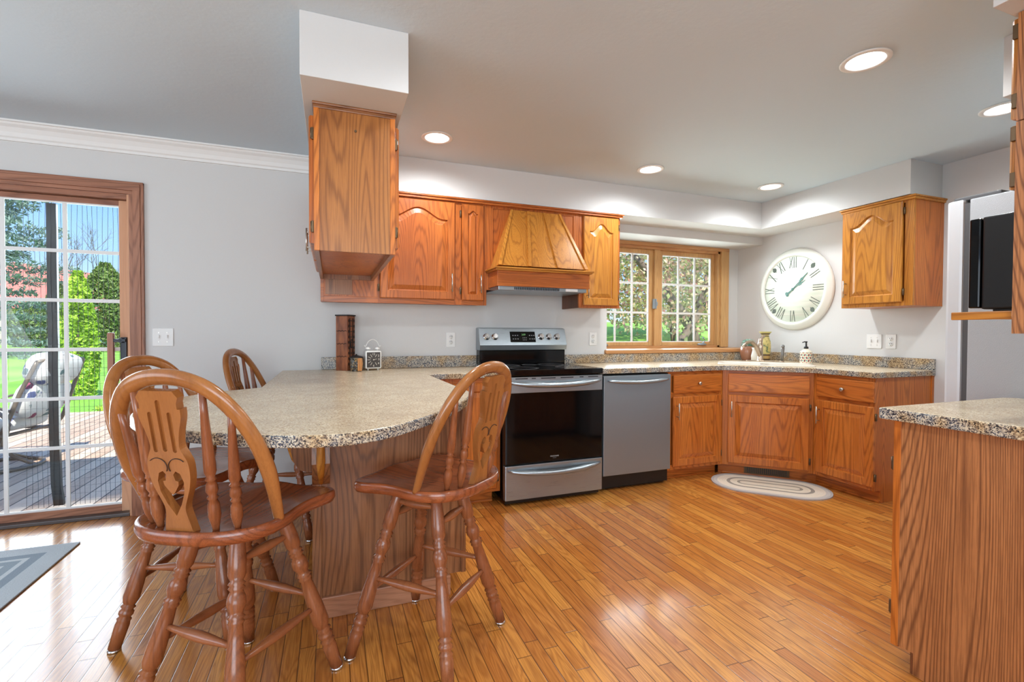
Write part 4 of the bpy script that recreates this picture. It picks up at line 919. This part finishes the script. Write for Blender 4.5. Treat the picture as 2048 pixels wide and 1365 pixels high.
# ------------------------------------------------------------------ rugs
m, nt, b = mat('grey_striped_rug'); v = nd(nt, 'TexCoord').outputs['Object']; s3 = nd(nt, 'SeparateXYZ', {0: v})
dx = math_(nt, 'SUBTRACT', .90, math_(nt, 'ABSOLUTE', s3.outputs[0])); dy = math_(nt, 'SUBTRACT', .61, math_(nt, 'ABSOLUTE', s3.outputs[1])); dm = math_(nt, 'MINIMUM', dx, dy)
weave = nd(nt, 'TexNoise', {'Vector': v, 'Scale': 150., 'Detail': 3.}).outputs[0]
c = ramp(nt, dm, [(0, srgb(186, 192, 196)), (.10, srgb(134, 146, 156)), (.145, srgb(196, 200, 202)), (.17, srgb(140, 152, 160)), (.215, srgb(196, 200, 202)), (.30, srgb(150, 160, 168)), (.34, srgb(198, 202, 204))], 'CONSTANT')
c = mixc(nt, math_(nt, 'MULTIPLY', weave, .25), c, srgb(120, 126, 132)); nt.links.new(c, b.inputs['Base Color']); b.inputs['Roughness'].default_value = .95; bump(nt, b, weave, .6, .004)
o = obj('area_rug', MB().box(-.9, .9, -.61, .61, 0, .009, .003), m, loc=(-2.212, 2.715, .0005)); tag(o, 'light grey and blue bordered rug on the floor by the patio door', 'rug')
m, nt, b = mat('braided_oval_rug'); v = nd(nt, 'TexCoord').outputs['Object']; s3 = nd(nt, 'SeparateXYZ', {0: v})
ax_ = math_(nt, 'MAXIMUM', math_(nt, 'SUBTRACT', math_(nt, 'ABSOLUTE', s3.outputs[0]), .17), 0.)
dd = math_(nt, 'SQRT', math_(nt, 'ADD', math_(nt, 'MULTIPLY', ax_, ax_), math_(nt, 'MULTIPLY', s3.outputs[1], s3.outputs[1])))
c = ramp(nt, math_(nt, 'MULTIPLY', dd, 4.), [(0, srgb(216, 204, 184)), (.14, srgb(150, 142, 130)), (.22, srgb(222, 210, 190)), (.42, srgb(146, 138, 128)), (.52, srgb(226, 214, 196)), (.80, srgb(196, 190, 184)), (.90, srgb(178, 172, 170))], 'CONSTANT')
wv = nd(nt, 'TexNoise', {'Vector': v, 'Scale': 170.}).outputs[0]
nt.links.new(mixc(nt, math_(nt, 'MULTIPLY', wv, .2), c, srgb(130, 122, 112)), b.inputs['Base Color']); b.inputs['Roughness'].default_value = .95
bump(nt, b, math_(nt, 'SINE', math_(nt, 'MULTIPLY', dd, 500.)), .4, .003)
P = [(.17+.245*math.cos(a), .245*math.sin(a)) for a in np.linspace(-PI/2, PI/2, 20)]+[(-.17+.245*math.cos(a), .245*math.sin(a)) for a in np.linspace(PI/2, 1.5*PI, 20)]
o = obj('oval_rug', MB().poly(P, 0, .008), m, loc=(3.165, 2.735, .0005), rotz=-.80); tag(o, 'oval beige and grey braided rug on the floor before the corner sink', 'rug')

# ------------------------------------------------------------------ bar stools
ZS, WB, YB0, YBK, YA, ZA = .655, .206, -.113, -.224, -.294, 1.09
S = thing('bar_stool', 'oak swivel bar stool nearest the camera at left, its heart cut back facing the viewer', 'bar stool', (-.276, 1.751, 0), -.493, 'oak bar stools around the peninsula')
half = [(a_*.97, b_*.97) for a_, b_ in [(0, -.262), (.07, -.258), (.135, -.238), (.185, -.20), (.212, -.15), (.220, -.09), (.216, -.03), (.220, .03), (.236, .085), (.243, .125), (.232, .165), (.195, .192), (.12, .200), (0, .196)]]
outl = spline([(a, b_, 0) for a, b_ in half+[(-a, b_) for a, b_ in half[-2:0:-1]]], 4, closed=True)
def sring(s_, z, keep=0):
    out = []
    for p in outl:
        q = Vector((p.x*s_, p.y*s_-.02*(1-s_), 0)); fr_ = max(0, (q.y-.05)/.15)
        dish = -.016*(1-s_**2.5) if keep == 0 else 0
        sad = .012*math.exp(-(q.x/.06)**2)*fr_*(s_ if s_ < 1 else 1)
        wf = -.014*fr_**2
        out.append((q.x, q.y, z+dish+sad+wf)); 
    return out
rows = [sring(.05, ZS-.036, 1), sring(.6, ZS-.040, 1), sring(.93, ZS-.041, 1), sring(.975, ZS-.037, 1), sring(1.0, ZS-.024, 1), sring(.995, ZS-.006, 1), sring(.975, ZS, 1), sring(.94, ZS, 0), sring(.8, ZS), sring(.6, ZS), sring(.4, ZS), sring(.2, ZS), sring(.04, ZS)]
obj('seat', MB().loops(rows), M_seat, S)
Lp = math.hypot(ZA-ZS, YA-YB0)
def bowp(x, u): return Vector((x, YB0+(YA-YB0)*u/Lp, ZS+(ZA-ZS)*u/Lp))
hb = [(.198, -.008), (.207, .08), (.211, .16), (.202, .245), (.173, .330), (.125, .398), (.066, .432), (0, .442)]
bp = spline([bowp(a, b_) for a, b_ in hb]+[bowp(-a, b_) for a, b_ in hb[-2::-1]], 6)
nb = len(bp); rad = [.015+.0075*min(1, 2.2*math.sin(PI*i/(nb-1))) for i in range(nb)]
nrm_ = Vector((0, (ZA-ZS), -(YA-YB0))).normalized()
obj('back_bow', MB().tube(bp, rad, 14, upv=nrm_, flat=.72), M_bow, S)
def base_y(x): return YBK+(YB0-YBK)*(x/WB)**2
sprof = [(0, .007), (.04, .008), (.12, .0135), (.20, .0125), (.235, .0085), (.25, .0125), (.265, .0085), (.30, .0135), (.34, .0115), (.365, .0085), (.375, .0125), (.39, .0085), (.43, .0130), (.50, .0125), (.8, .0085), (1, .007)]
for x, xt, ut in ((.082, .098, .418), (.126, .162, .365)):
    for s_ in (-1, 1):
        obj('spindle', MB().rod((s_*x, base_y(x), ZS-.012), bowp(s_*xt, ut), [(t, r*1.15) for t, r in sprof], 12), M_stool, S)
# splat
hw = [(.0, .042), (.03, .036), (.07, .029), (.10, .038), (.13, .050), (.165, .058), (.20, .058), (.222, .050), (.245, .041), (.28, .046), (.32, .058), (.345, .060), (.345, .052), (.36, .052), (.375, .058), (.392, .045)]
hl = [(p.x, p.y) for p in spline([(b_, a, 0) for a, b_ in hw[:12]], 4)]+[(b_, a) for a, b_ in hw[12:]]
ol = hl+[(-a, b_) for a, b_ in hl[::-1]]
def ell(cx, cz, a, b_, n=10, top=None): 
    return [(cx+a*math.cos(t), (cz+b_ if math.sin(t) >= 0 else cz-b_)+a*math.sin(t)) for t in np.linspace(0, 2*PI, n*2+1)[:-1]]
heart = [(0, .052), (.020, .085), (.034, .12), (.037, .15), (.030, .172), (.018, .178), (.010, .168), (.014, .152), (.022, .150), (.020, .138), (.006, .118), (0, .112), (-.006, .118), (-.020, .138), (-.022, .150), (-.014, .152), (-.010, .168), (-.018, .178), (-.030, .172), (-.037, .15), (-.034, .12), (-.020, .085)]
fl_ = [ell(0, .300, .0065, .062), ell(-.027, .283, .006, .048), ell(.027, .283, .006, .048)]
th_s = math.atan2(.075, .40)
Ms = Matrix.Translation((0, YBK, ZS-.008)) @ Matrix.Rotation(th_s, 4, 'X')
mb = MB().poly(ol, -.004, .004, 'xz', holes=[heart], M=Ms)
mb.poly(ol, .0041, .011, 'xz', holes=[heart]+fl_, M=Ms).poly(ol, -.011, -.0041, 'xz', holes=[heart]+fl_, M=Ms)
sp_ = obj('splat', mb, M_bow, S)
mb = MB()
for side in (-.0125, .0125):
    for s_ in (-1, 1):
        mb.tube([Ms @ Vector((s_*(.028-.026*math.cos(t)), side, .190+.024*math.sin(t))) for t in np.linspace(-.5, 2.4, 14)], .0011, 5, upv=(0, 1, 0))
obj('carved_scroll', mb, plain('carved_line_dark', srgb(56, 30, 18), .6), sp_)
# base: swivel plate, legs, stretchers (rotated against the seat)
dth = .08+.493
obj('swivel_plate', MB().lathe([(0, .585), (.12, .585), (.125, .592), (.125, .602), (.09, .606), (.09, .623), (0, .623)], seg=28), plain('dark_swivel', srgb(30, 28, 28), .5, .4), S, rotz=dth)
lprof = [(0, .015), (.01, .0165), (.08, .0185), (.16, .0215), (.215, .0205), (.24, .0145), (.252, .0205), (.262, .0155), (.272, .020), (.285, .0145), (.31, .0205), (.345, .0225), (.375, .0165), (.39, .0150), (.40, .0205), (.412, .016), (.422, .0195), (.435, .0155), (.50, .0180), (.62, .0225), (.70, .0235), (.735, .0180), (.745, .0145), (.757, .0210), (.77, .0150), (.785, .0205), (.80, .0205), (.815, .0150), (.828, .0205), (.84, .0175), (.86, .0200), (1, .0175)]
tops, feet = [], []
for k in range(4):
    a = k*PI/2; tops.append(Vector((.115*math.cos(a), .115*math.sin(a), .588))); feet.append(Vector((.291*math.cos(a), .291*math.sin(a), .004)))
for k in range(4):
    l = obj('leg', MB().rod(tops[k], feet[k]+Vector((0, 0, .005)), [(t, r*1.18) for t, r in lprof], 18), M_stool, S, rotz=dth)
    obj('foot_glide', MB().lathe([(0, 0), (.021, 0), (.022, .006), (.0195, .011), (0, .011)], (feet[k].x, feet[k].y, 0), seg=18), M_sspol, l)
def lp(k, z): t = (tops[k].z-z)/(tops[k].z-feet[k].z); return tops[k].lerp(feet[k], t)
stp = [(0, .0085), (.15, .0095), (.38, .0155), (.5, .0165), (.62, .0155), (.85, .0095), (1, .0085)]
for k in range(4):
    for z in ((.555, .28) if k % 2 == 0 else (.50, .235)):
        obj('stretcher', MB().rod(lp(k, z), lp((k+1) % 4, z), stp, 12), M_rung, S, rotz=dth)
def place(label, x, y, th, thb):
    r = dup(S, label, (x, y, 0), th)
    for c_ in r.children:
        if c_.name.split('.')[0] in ('leg', 'stretcher', 'swivel_plate'): c_.rotation_euler = (0, 0, thb-th)
    return r
place('oak swivel bar stool behind the nearest stool, beside the patio door', -.501, 2.295, -2.06, .51)
place('oak swivel bar stool at the right end of the peninsula, turned sideways before the stove', .35, 1.815, .675, .021)
place('oak swivel bar stool on the far side of the peninsula by the grey wall', -.27, 3.165, -1.815, .546)
for c_ in S.children:   # the nearest stool: its seat sits slightly back on the swivel
    if c_.name.split('.')[0] in ('seat', 'back_bow', 'spindle', 'splat'): c_.location = (.044, -.054, .007)
    if c_.name.startswith('swivel_plate'): c_.location = (.015, -.018, .005)

# ------------------------------------------------------------------ outdoors
def out_struct(name, mb, m_, kind='structure'): o = obj(name, mb, m_); o['kind'] = kind; return o
m, nt, b = mat('mown_lawn'); p = nd(nt, 'NewGeometry').outputs['Position']
n1 = nd(nt, 'TexNoise', {'Vector': p, 'Scale': .35, 'Detail': 6.}).outputs[0]; n2 = nd(nt, 'TexNoise', {'Vector': p, 'Scale': 25., 'Detail': 3.}).outputs[0]
nt.links.new(ramp(nt, math_(nt, 'ADD', math_(nt, 'MULTIPLY', n1, .6), math_(nt, 'MULTIPLY', n2, .4)), [(.3, srgb(92, 146, 40)), (.5, srgb(132, 186, 62)), (.7, srgb(164, 206, 92))]), b.inputs['Base Color']); b.inputs['Roughness'].default_value = .9
struct('lawn', MB().box(-120, 120, 4.4, 160, -.9, -.5), m)
m, nt, b = mat('weathered_deck_boards'); p = nd(nt, 'NewGeometry').outputs['Position']; s3 = nd(nt, 'SeparateXYZ', {0: p})
xr = math_(nt, 'DIVIDE', s3.outputs[0], .14); row = math_(nt, 'FLOOR', xr); fx = math_(nt, 'SUBTRACT', xr, row)
wnn = nd(nt, 'TexWhiteNoise', {'W': row}, noise_dimensions='1D').outputs[0]
gp = nd(nt, 'MapRange', {0: math_(nt, 'MINIMUM', fx, math_(nt, 'SUBTRACT', 1., fx)), 1: .02, 2: .05, 3: 1., 4: 0.}).outputs[0]
gr = nd(nt, 'TexNoise', {'Vector': nd(nt, 'Mapping', {0: p, 'Scale': (1, .05, 1)}).outputs[0], 'Scale': 40., 'Detail': 4.}).outputs[0]
c = ramp(nt, math_(nt, 'ADD', math_(nt, 'MULTIPLY', wnn, .4), math_(nt, 'MULTIPLY', gr, .6)), [(.25, srgb(190, 158, 132)), (.6, srgb(222, 196, 168))])
nt.links.new(mixc(nt, gp, c, srgb(56, 44, 38)), b.inputs['Base Color']); b.inputs['Roughness'].default_value = .8
M_deck = m
struct('deck', MB().box(-9, 1.2, 4.10, 9.6, -.18, -.12), M_deck)
struct('deck_border', MB().box(-9, 1.2, 3.86, 4.095, -.18, -.118, .004), oak('deck_border_board', srgb(196, 160, 142), srgb(176, 140, 124), srgb(140, 110, 96), 'X', rough=.8, coat=0, fig=.4))
mb = MB().box(-9, 1.2, 3.9, 9.5, -.5, -.18); struct('deck_skirt', mb, M_dark)
M_bark = plain('grey_brown_bark', srgb(112, 98, 84), .9, bumps=(18., .8))
def gz(x, y): return -.5
def tree(name, label, cat, x, y, fn, n, size, mats, seed, trunk=None, group=None, asp=.5):
    T = thing(name, label, cat, (x, y, -.5), 0, group)
    obj('foliage', leaves(n, fn, size, seed, asp), mats, T)
    if trunk: 
        mb = MB()
        for P_, r_ in trunk: mb.tube(P_, r_, 9)
        obj('trunk', mb, M_bark, T)
    return T
M_spr = leafmat('blue_spruce_needles', [srgb(58, 78, 74), srgb(94, 120, 112), srgb(130, 154, 146), srgb(158, 176, 160)])
M_arb = leafmat('bright_arborvitae', [srgb(92, 130, 34), srgb(146, 186, 50), srgb(190, 222, 74), srgb(208, 230, 96)])
M_arb2 = leafmat('green_arborvitae', [srgb(56, 82, 40), srgb(92, 124, 58), srgb(136, 162, 84), srgb(172, 190, 112)])
def spruce(H, R):
    def f(r):
        L = int(r.rand()**.75*26); t = 1-(L+r.rand()*.35)/27.; z = (1-t)*H  # layered boughs
        t = 1-(L/27.); rad_ = R*(t**.8)*(.75+.25*math.sin(L*2.1)); a = r.rand()*2*PI
        nb_ = 11; a0 = round(a/(2*PI)*nb_+ (L % 3)/3.)/nb_*2*PI; a = a0+r.normal()*.09; q = rad_*(r.rand()**.55)
        z = H*(L/27.)+.25-.30*q*.45+r.normal()*.10+.12*q
        return (q*math.cos(a), q*math.sin(a), z)
    return f
tree('spruce_tree', 'large blue green spruce tree at the left edge of the patio door view', 'tree', -20.6, 38.2, spruce(21., 7.4), 38000, .18, M_spr, 1, [([(0, 0, 0), (0, 0, 20)], [.35, .04])], asp=.28)
def cone(H, R, p=.5):
    def f(r):
        t = r.rand(); rad_ = R*math.sin(PI*min(.98, (.12+.88*t)))**p*(1.05-.35*t); a = r.rand()*2*PI; q = rad_*(.82+.2*r.rand()+.08*math.sin(a*7+t*20)); return (q*math.cos(a), q*math.sin(a), t*H)
    return f
tree('arborvitae', 'narrow bright green columnar arborvitae in the middle of the patio door view', 'tree', -5.83, 14.8, cone(3.15, .42), 9000, .045, M_arb, 2, [([(0, 0, 0), (0, 0, 2.8)], [.05, .02])])
for i, (px_, d_, H, R, lb) in enumerate(((212, 40, 7.3, 2.2, 'big rounded green evergreen at the right of the patio door view'), (246, 44, 6.0, 1.6, 'green evergreen half hidden by the patio door stile'), (117, 42, 5.9, 1.2, 'green evergreen between the black screen bar and the spruce'), (152, 46, 5.0, 1.5, 'green evergreen behind the narrow bright arborvitae'), (75, 50, 5.0, 2.6, 'low green evergreen beyond the spruce tree'))):
    az = yaw+math.atan((px_-1024)/FPX); rg = d_/math.cos(az-yaw)
    tree('evergreen_tree', lb, 'tree', rg*math.sin(az), rg*math.cos(az), cone(H, R, .6), 9000, .17, M_arb2, 10+i, [([(0, 0, 0), (0, 0, H*.8)], [.12, .05])], 'evergreens across the lawn')
# bare trees
def bare(x, y, H, seed, label):
    r = random.Random(seed); mb = MB()
    def br(p, d, L, rad_, lv):
        q = p+d*L; mb.tube([p, p+d*L*.5+Vector((r.uniform(-.1, .1)*L*.3, r.uniform(-.1, .1)*L*.3, 0)), q], [rad_, rad_*.8, rad_*.6], 4)
        if lv: 
            for _ in range(3 if lv > 1 else 3):
                nd_ = (d+Vector((r.uniform(-.8, .8), r.uniform(-.8, .8), r.uniform(-.1, .5)))).normalized(); br(q if r.random() < .5 else p+d*L*.7, nd_, L*r.uniform(.55, .75), rad_*.6, lv-1)
    br(Vector((0, 0, 0)), Vector((0, 0, 1)), H*.36, .16, 5)
    T = thing('bare_tree', label, 'tree', (x, y, -.5)); obj('branches', mb, M_bark, T)
for i, (px_, d_, H, lb) in enumerate(((172, 84, 21, 'leafless tree rising behind the red roof in the patio door view'), (120, 104, 24, 'smaller leafless tree beside the black screen bar'))):
    az = yaw+math.atan((px_-1024)/FPX); rg = d_/math.cos(az-yaw); bare(rg*math.sin(az), rg*math.cos(az), H, 5+i, lb)
# house
az = yaw+math.atan((120-1024)/FPX); rg = 62/math.cos(az-yaw); hx, hy = rg*math.sin(az), rg*math.cos(az)
T = thing('house', 'neighbouring house with a broad pinkish red roof behind the evergreens', 'house', (hx, hy, -.5), .35)
obj('house_wall', MB().box(-8, 8, -4, 4, 0, 4.3), plain('tan_siding', srgb(196, 180, 164), .8), T)
roof = MB().loops([[(-9, -5, 4.3), (9, -5, 4.3), (9, 5, 4.3), (-9, 5, 4.3)], [(-4.2, -.05, 10.2), (4.6, -.05, 9.2), (4.6, .05, 9.2), (-4.2, .05, 10.2)]], smooth=False)
obj('roof', roof, plain('faded_red_shingles', srgb(206, 118, 108), .85, bumps=(3., .3)), T)
for x in (1.0, 3.2): obj('roof_vent', MB().box(x, x+.9, -2.5, -2.0, 7.0, 7.5), M_white, T)
# house by the kitchen window side: pale fence wall
# crabapple outside the sink window
M_crab = leafmat('crabapple_leaf_and_blossom', [srgb(104, 112, 56), srgb(148, 158, 84), srgb(226, 208, 166), srgb(196, 124, 124), srgb(170, 176, 104), srgb(248, 236, 224)])
def crab(cs, lo, hi, zmin=2.0):
    def f(r):
        while True:
            p = (r.uniform(-2.8, 2.8), r.uniform(-1.6, 1.8), r.uniform(lo, hi))
            if (p[0]/2.9)**2+(p[1]/2.)**2+((p[2]-hi*.62)/(hi*.5))**2 < 1.1 and (p[2] > zmin or (r.rand() < .10)): return p
    return f
rows = []
for yy, zz in ((7.0, -.52), (9, -.35), (12, .35), (16, 1.15), (22, 1.75), (34, 2.0), (60, 1.2)):
    rows.append([(x_, yy, zz*min(1, max(0, (x_-3)/3.)) if zz > -.5 else zz) for x_ in (2.5, 5, 7, 10, 20, 40, 60)])
mb = MB(); mb.loops(rows, close=False, caps=(False, False)); lr = obj('lawn_rise', mb, bpy.data.materials['mown_lawn']); lr['kind'] = 'structure'
tree('crabapple_tree', 'gnarled blossoming crabapple tree with thick leaning trunks filling the sink window view', 'tree', 8.3, 8.6, crab(0, 1.1, 5.5, 1.75), 9500, .055, M_crab, 21,
     [([(.35, 0, 0), (.30, 0, 1.0), (.42, 0, 2.0), (.25, .1, 3.2), (.5, .2, 4.6)], [.20, .17, .15, .12, .06]),
      ([(.2, 0, .1), (-.3, -.1, .75), (-.75, -.2, 1.25), (-1.0, -.2, 1.9), (-1.7, -.1, 2.7), (-2.4, .1, 3.5)], [.17, .16, .14, .13, .1, .06]),
      ([(-1.0, -.2, 1.9), (-.4, 0, 2.6), (0, .2, 3.6)], [.09, .07, .04]), ([(.4, 0, 2.2), (1.1, 0, 3.1), (1.7, .2, 4.)], [.1, .08, .04]),
      ([(-.6, -.3, 2.4), (-1.5, -.4, 1.35), (-2.6, -.5, 1.32)], [.06, .1, .12])], asp=.55)
tree('crabapple_tree', 'second blossoming crabapple tree standing farther off beyond the sink window', 'tree', 11.8, 14.5, crab(0, 1.6, 6.2, 2.0), 9000, .09, M_crab, 22, [([(0, 0, 0), (.1, 0, 2), (-.2, 0, 4)], [.2, .16, .08])], asp=.55)
az = yaw+math.atan((1375-1024)/FPX); rg = 70/math.cos(az-yaw)
T = thing('house', 'distant pale grey house glimpsed through the crabapple branches', 'house', (rg*math.sin(az), rg*math.cos(az), -.5), -.5)
obj('house_wall', MB().box(-7, 7, -4, 4, 0, 3.5), plain('pale_siding', srgb(214, 214, 214), .8), T)
obj('roof', MB().loops([[(-8, -5, 3.5), (8, -5, 3.5), (8, 5, 3.5), (-8, 5, 3.5)], [(-7, -.05, 7), (7, -.05, 7), (7, .05, 7), (-7, .05, 7)]], smooth=False), plain('grey_shingles', srgb(150, 156, 168), .85), T)
# flower clump at the deck edge
T = thing('flower_clump', 'yellow flowering green clump at the far edge of the deck', 'plant', (-3.15, 9.9, -.5))
def fcl(r): a = r.rand()*2*PI; q = r.rand()**.5*.45; return (q*math.cos(a)*1.4, q*math.sin(a)*.5, .12+r.rand()*.42-q*.3)
obj('foliage', leaves(900, fcl, .05, 5, .3), M_arb, T)
obj('blossoms', leaves(60, fcl, .05, 6, .8), plain('yellow_petals', srgb(240, 204, 40), .6), T)
# patio chairs
m, nt, b = mat('floral_cushion_fabric'); v = coords(nt)
vo = nd(nt, 'TexVoronoi', {'Vector': v, 'Scale': 9.}); k = nd(nt, 'SeparateColor', {0: vo.outputs['Color']}).outputs[0]
fl2 = nd(nt, 'MapRange', {0: math_(nt, 'ADD', vo.outputs['Distance'], math_(nt, 'MULTIPLY', nd(nt, 'TexNoise', {'Vector': v, 'Scale': 35.}).outputs[0], .35)), 1: .50, 2: .56, 3: 1., 4: 0.}).outputs[0]
nt.links.new(mixc(nt, math_(nt, 'MULTIPLY', fl2, .95), srgb(214, 214, 212), ramp(nt, k, [(0, srgb(70, 84, 136)), (.3, srgb(136, 44, 84)), (.48, srgb(84, 116, 120)), (.8, srgb(216, 216, 214))], 'CONSTANT')), b.inputs['Base Color']); b.inputs['Roughness'].default_value = .9
M_flor = m; M_frame = plain('taupe_metal_frame', srgb(116, 104, 92), .45, .3)
def cushion(x0, x1, y0, y1, z0, z1, r): return MB().box(x0, x1, y0, y1, z0, z1, r)
def patio(label, x, y, rz, dark=False):
    T = thing('patio_chair', label, 'patio chair', (x, y, -.12), rz, 'swivel patio chairs on the deck')
    tilt = Matrix.Translation((0, -.26, .46)) @ Matrix.Rotation(.36, 4, 'X')
    def soft(x0, x1, y0, y1, z0, z1, M_=None):
        mb = MB(); N1, N2 = 14, 10; rows = []
        cx, cy, cz = (x0+x1)/2, (y0+y1)/2, (z0+z1)/2
        for j in range(N2+1):
            ph_ = -PI/2+PI*j/N2; row = []
            for i in range(24):
                a = 2*PI*i/24; sg = lambda c_, e_: math.copysign(abs(c_)**e_, c_)
                p_ = Vector((cx+(x1-x0)/2*sg(math.cos(ph_), .55)*sg(math.cos(a), .45), cy+(y1-y0)/2*sg(math.cos(ph_), .55)*sg(math.sin(a), .45), cz+(z1-z0)/2*sg(math.sin(ph_), .7)))
                row.append(M_ @ p_ if M_ else p_)
            rows.append(row)
        return mb.loops(rows)
    obj('seat_cushion', soft(-.28, .28, -.28, .32, .36, .54), M_flor, T)
    obj('back_cushion', soft(-.27, .27, -.10, .06, .04, .42, tilt), M_flor, T)
    obj('head_pillow', soft(-.25, .25, -.13, .09, .38, .68, tilt), M_flor, T)
    mb = MB()
    for s_ in (-1, 1):
        mb.tube(spline([(s_*.31, .36, .33), (s_*.33, .05, .33), (s_*.33, -.25, .36), (s_*.31, -.42, .75), (s_*.28, -.53, 1.02)], 5), .018, 8)
    mb.tube([(-.31, .36, .33), (.31, .36, .33)], .016, 8).tube([(-.28, -.53, 1.02), (0, -.55, 1.06), (.28, -.53, 1.02)], .016, 8).tube([(-.33, -.2, .34), (.33, -.2, .34)], .016, 8)
    obj('chair_frame', mb, M_frame, T)
    for s_ in (-1, 1): obj('armrest', MB().tube(spline([(s_*.33, -.36, .58), (s_*.36, -.1, .66), (s_*.37, .2, .64), (s_*.36, .34, .52), (s_*.34, .30, .34)], 5), .02, 8, flat=.6), M_frame, T)
    obj('swivel_base', MB().tube([(.30*math.cos(a), .30*math.sin(a), .02) for a in np.linspace(0, 2*PI, 33)[:-1]], .018, 8, closed=True).tube([(-.3, 0, .02), (-.12, 0, .10), (0, 0, .2), (.12, 0, .10), (.3, 0, .02)], .018, 8).tube([(0, -.3, .02), (0, -.12, .10), (0, 0, .2), (0, .12, .10), (0, .3, .02)], .018, 8).rod((0, 0, .15), (0, 0, .36), [(0, .03), (1, .03)]), M_frame, T)
    return T
patio('swivel patio chair with a white floral cushion facing left on the deck', -2.95, 5.95, 1.35)
patio('swivel patio chair half cut off by the left edge of the photo', -2.95, 4.95, -1.9)
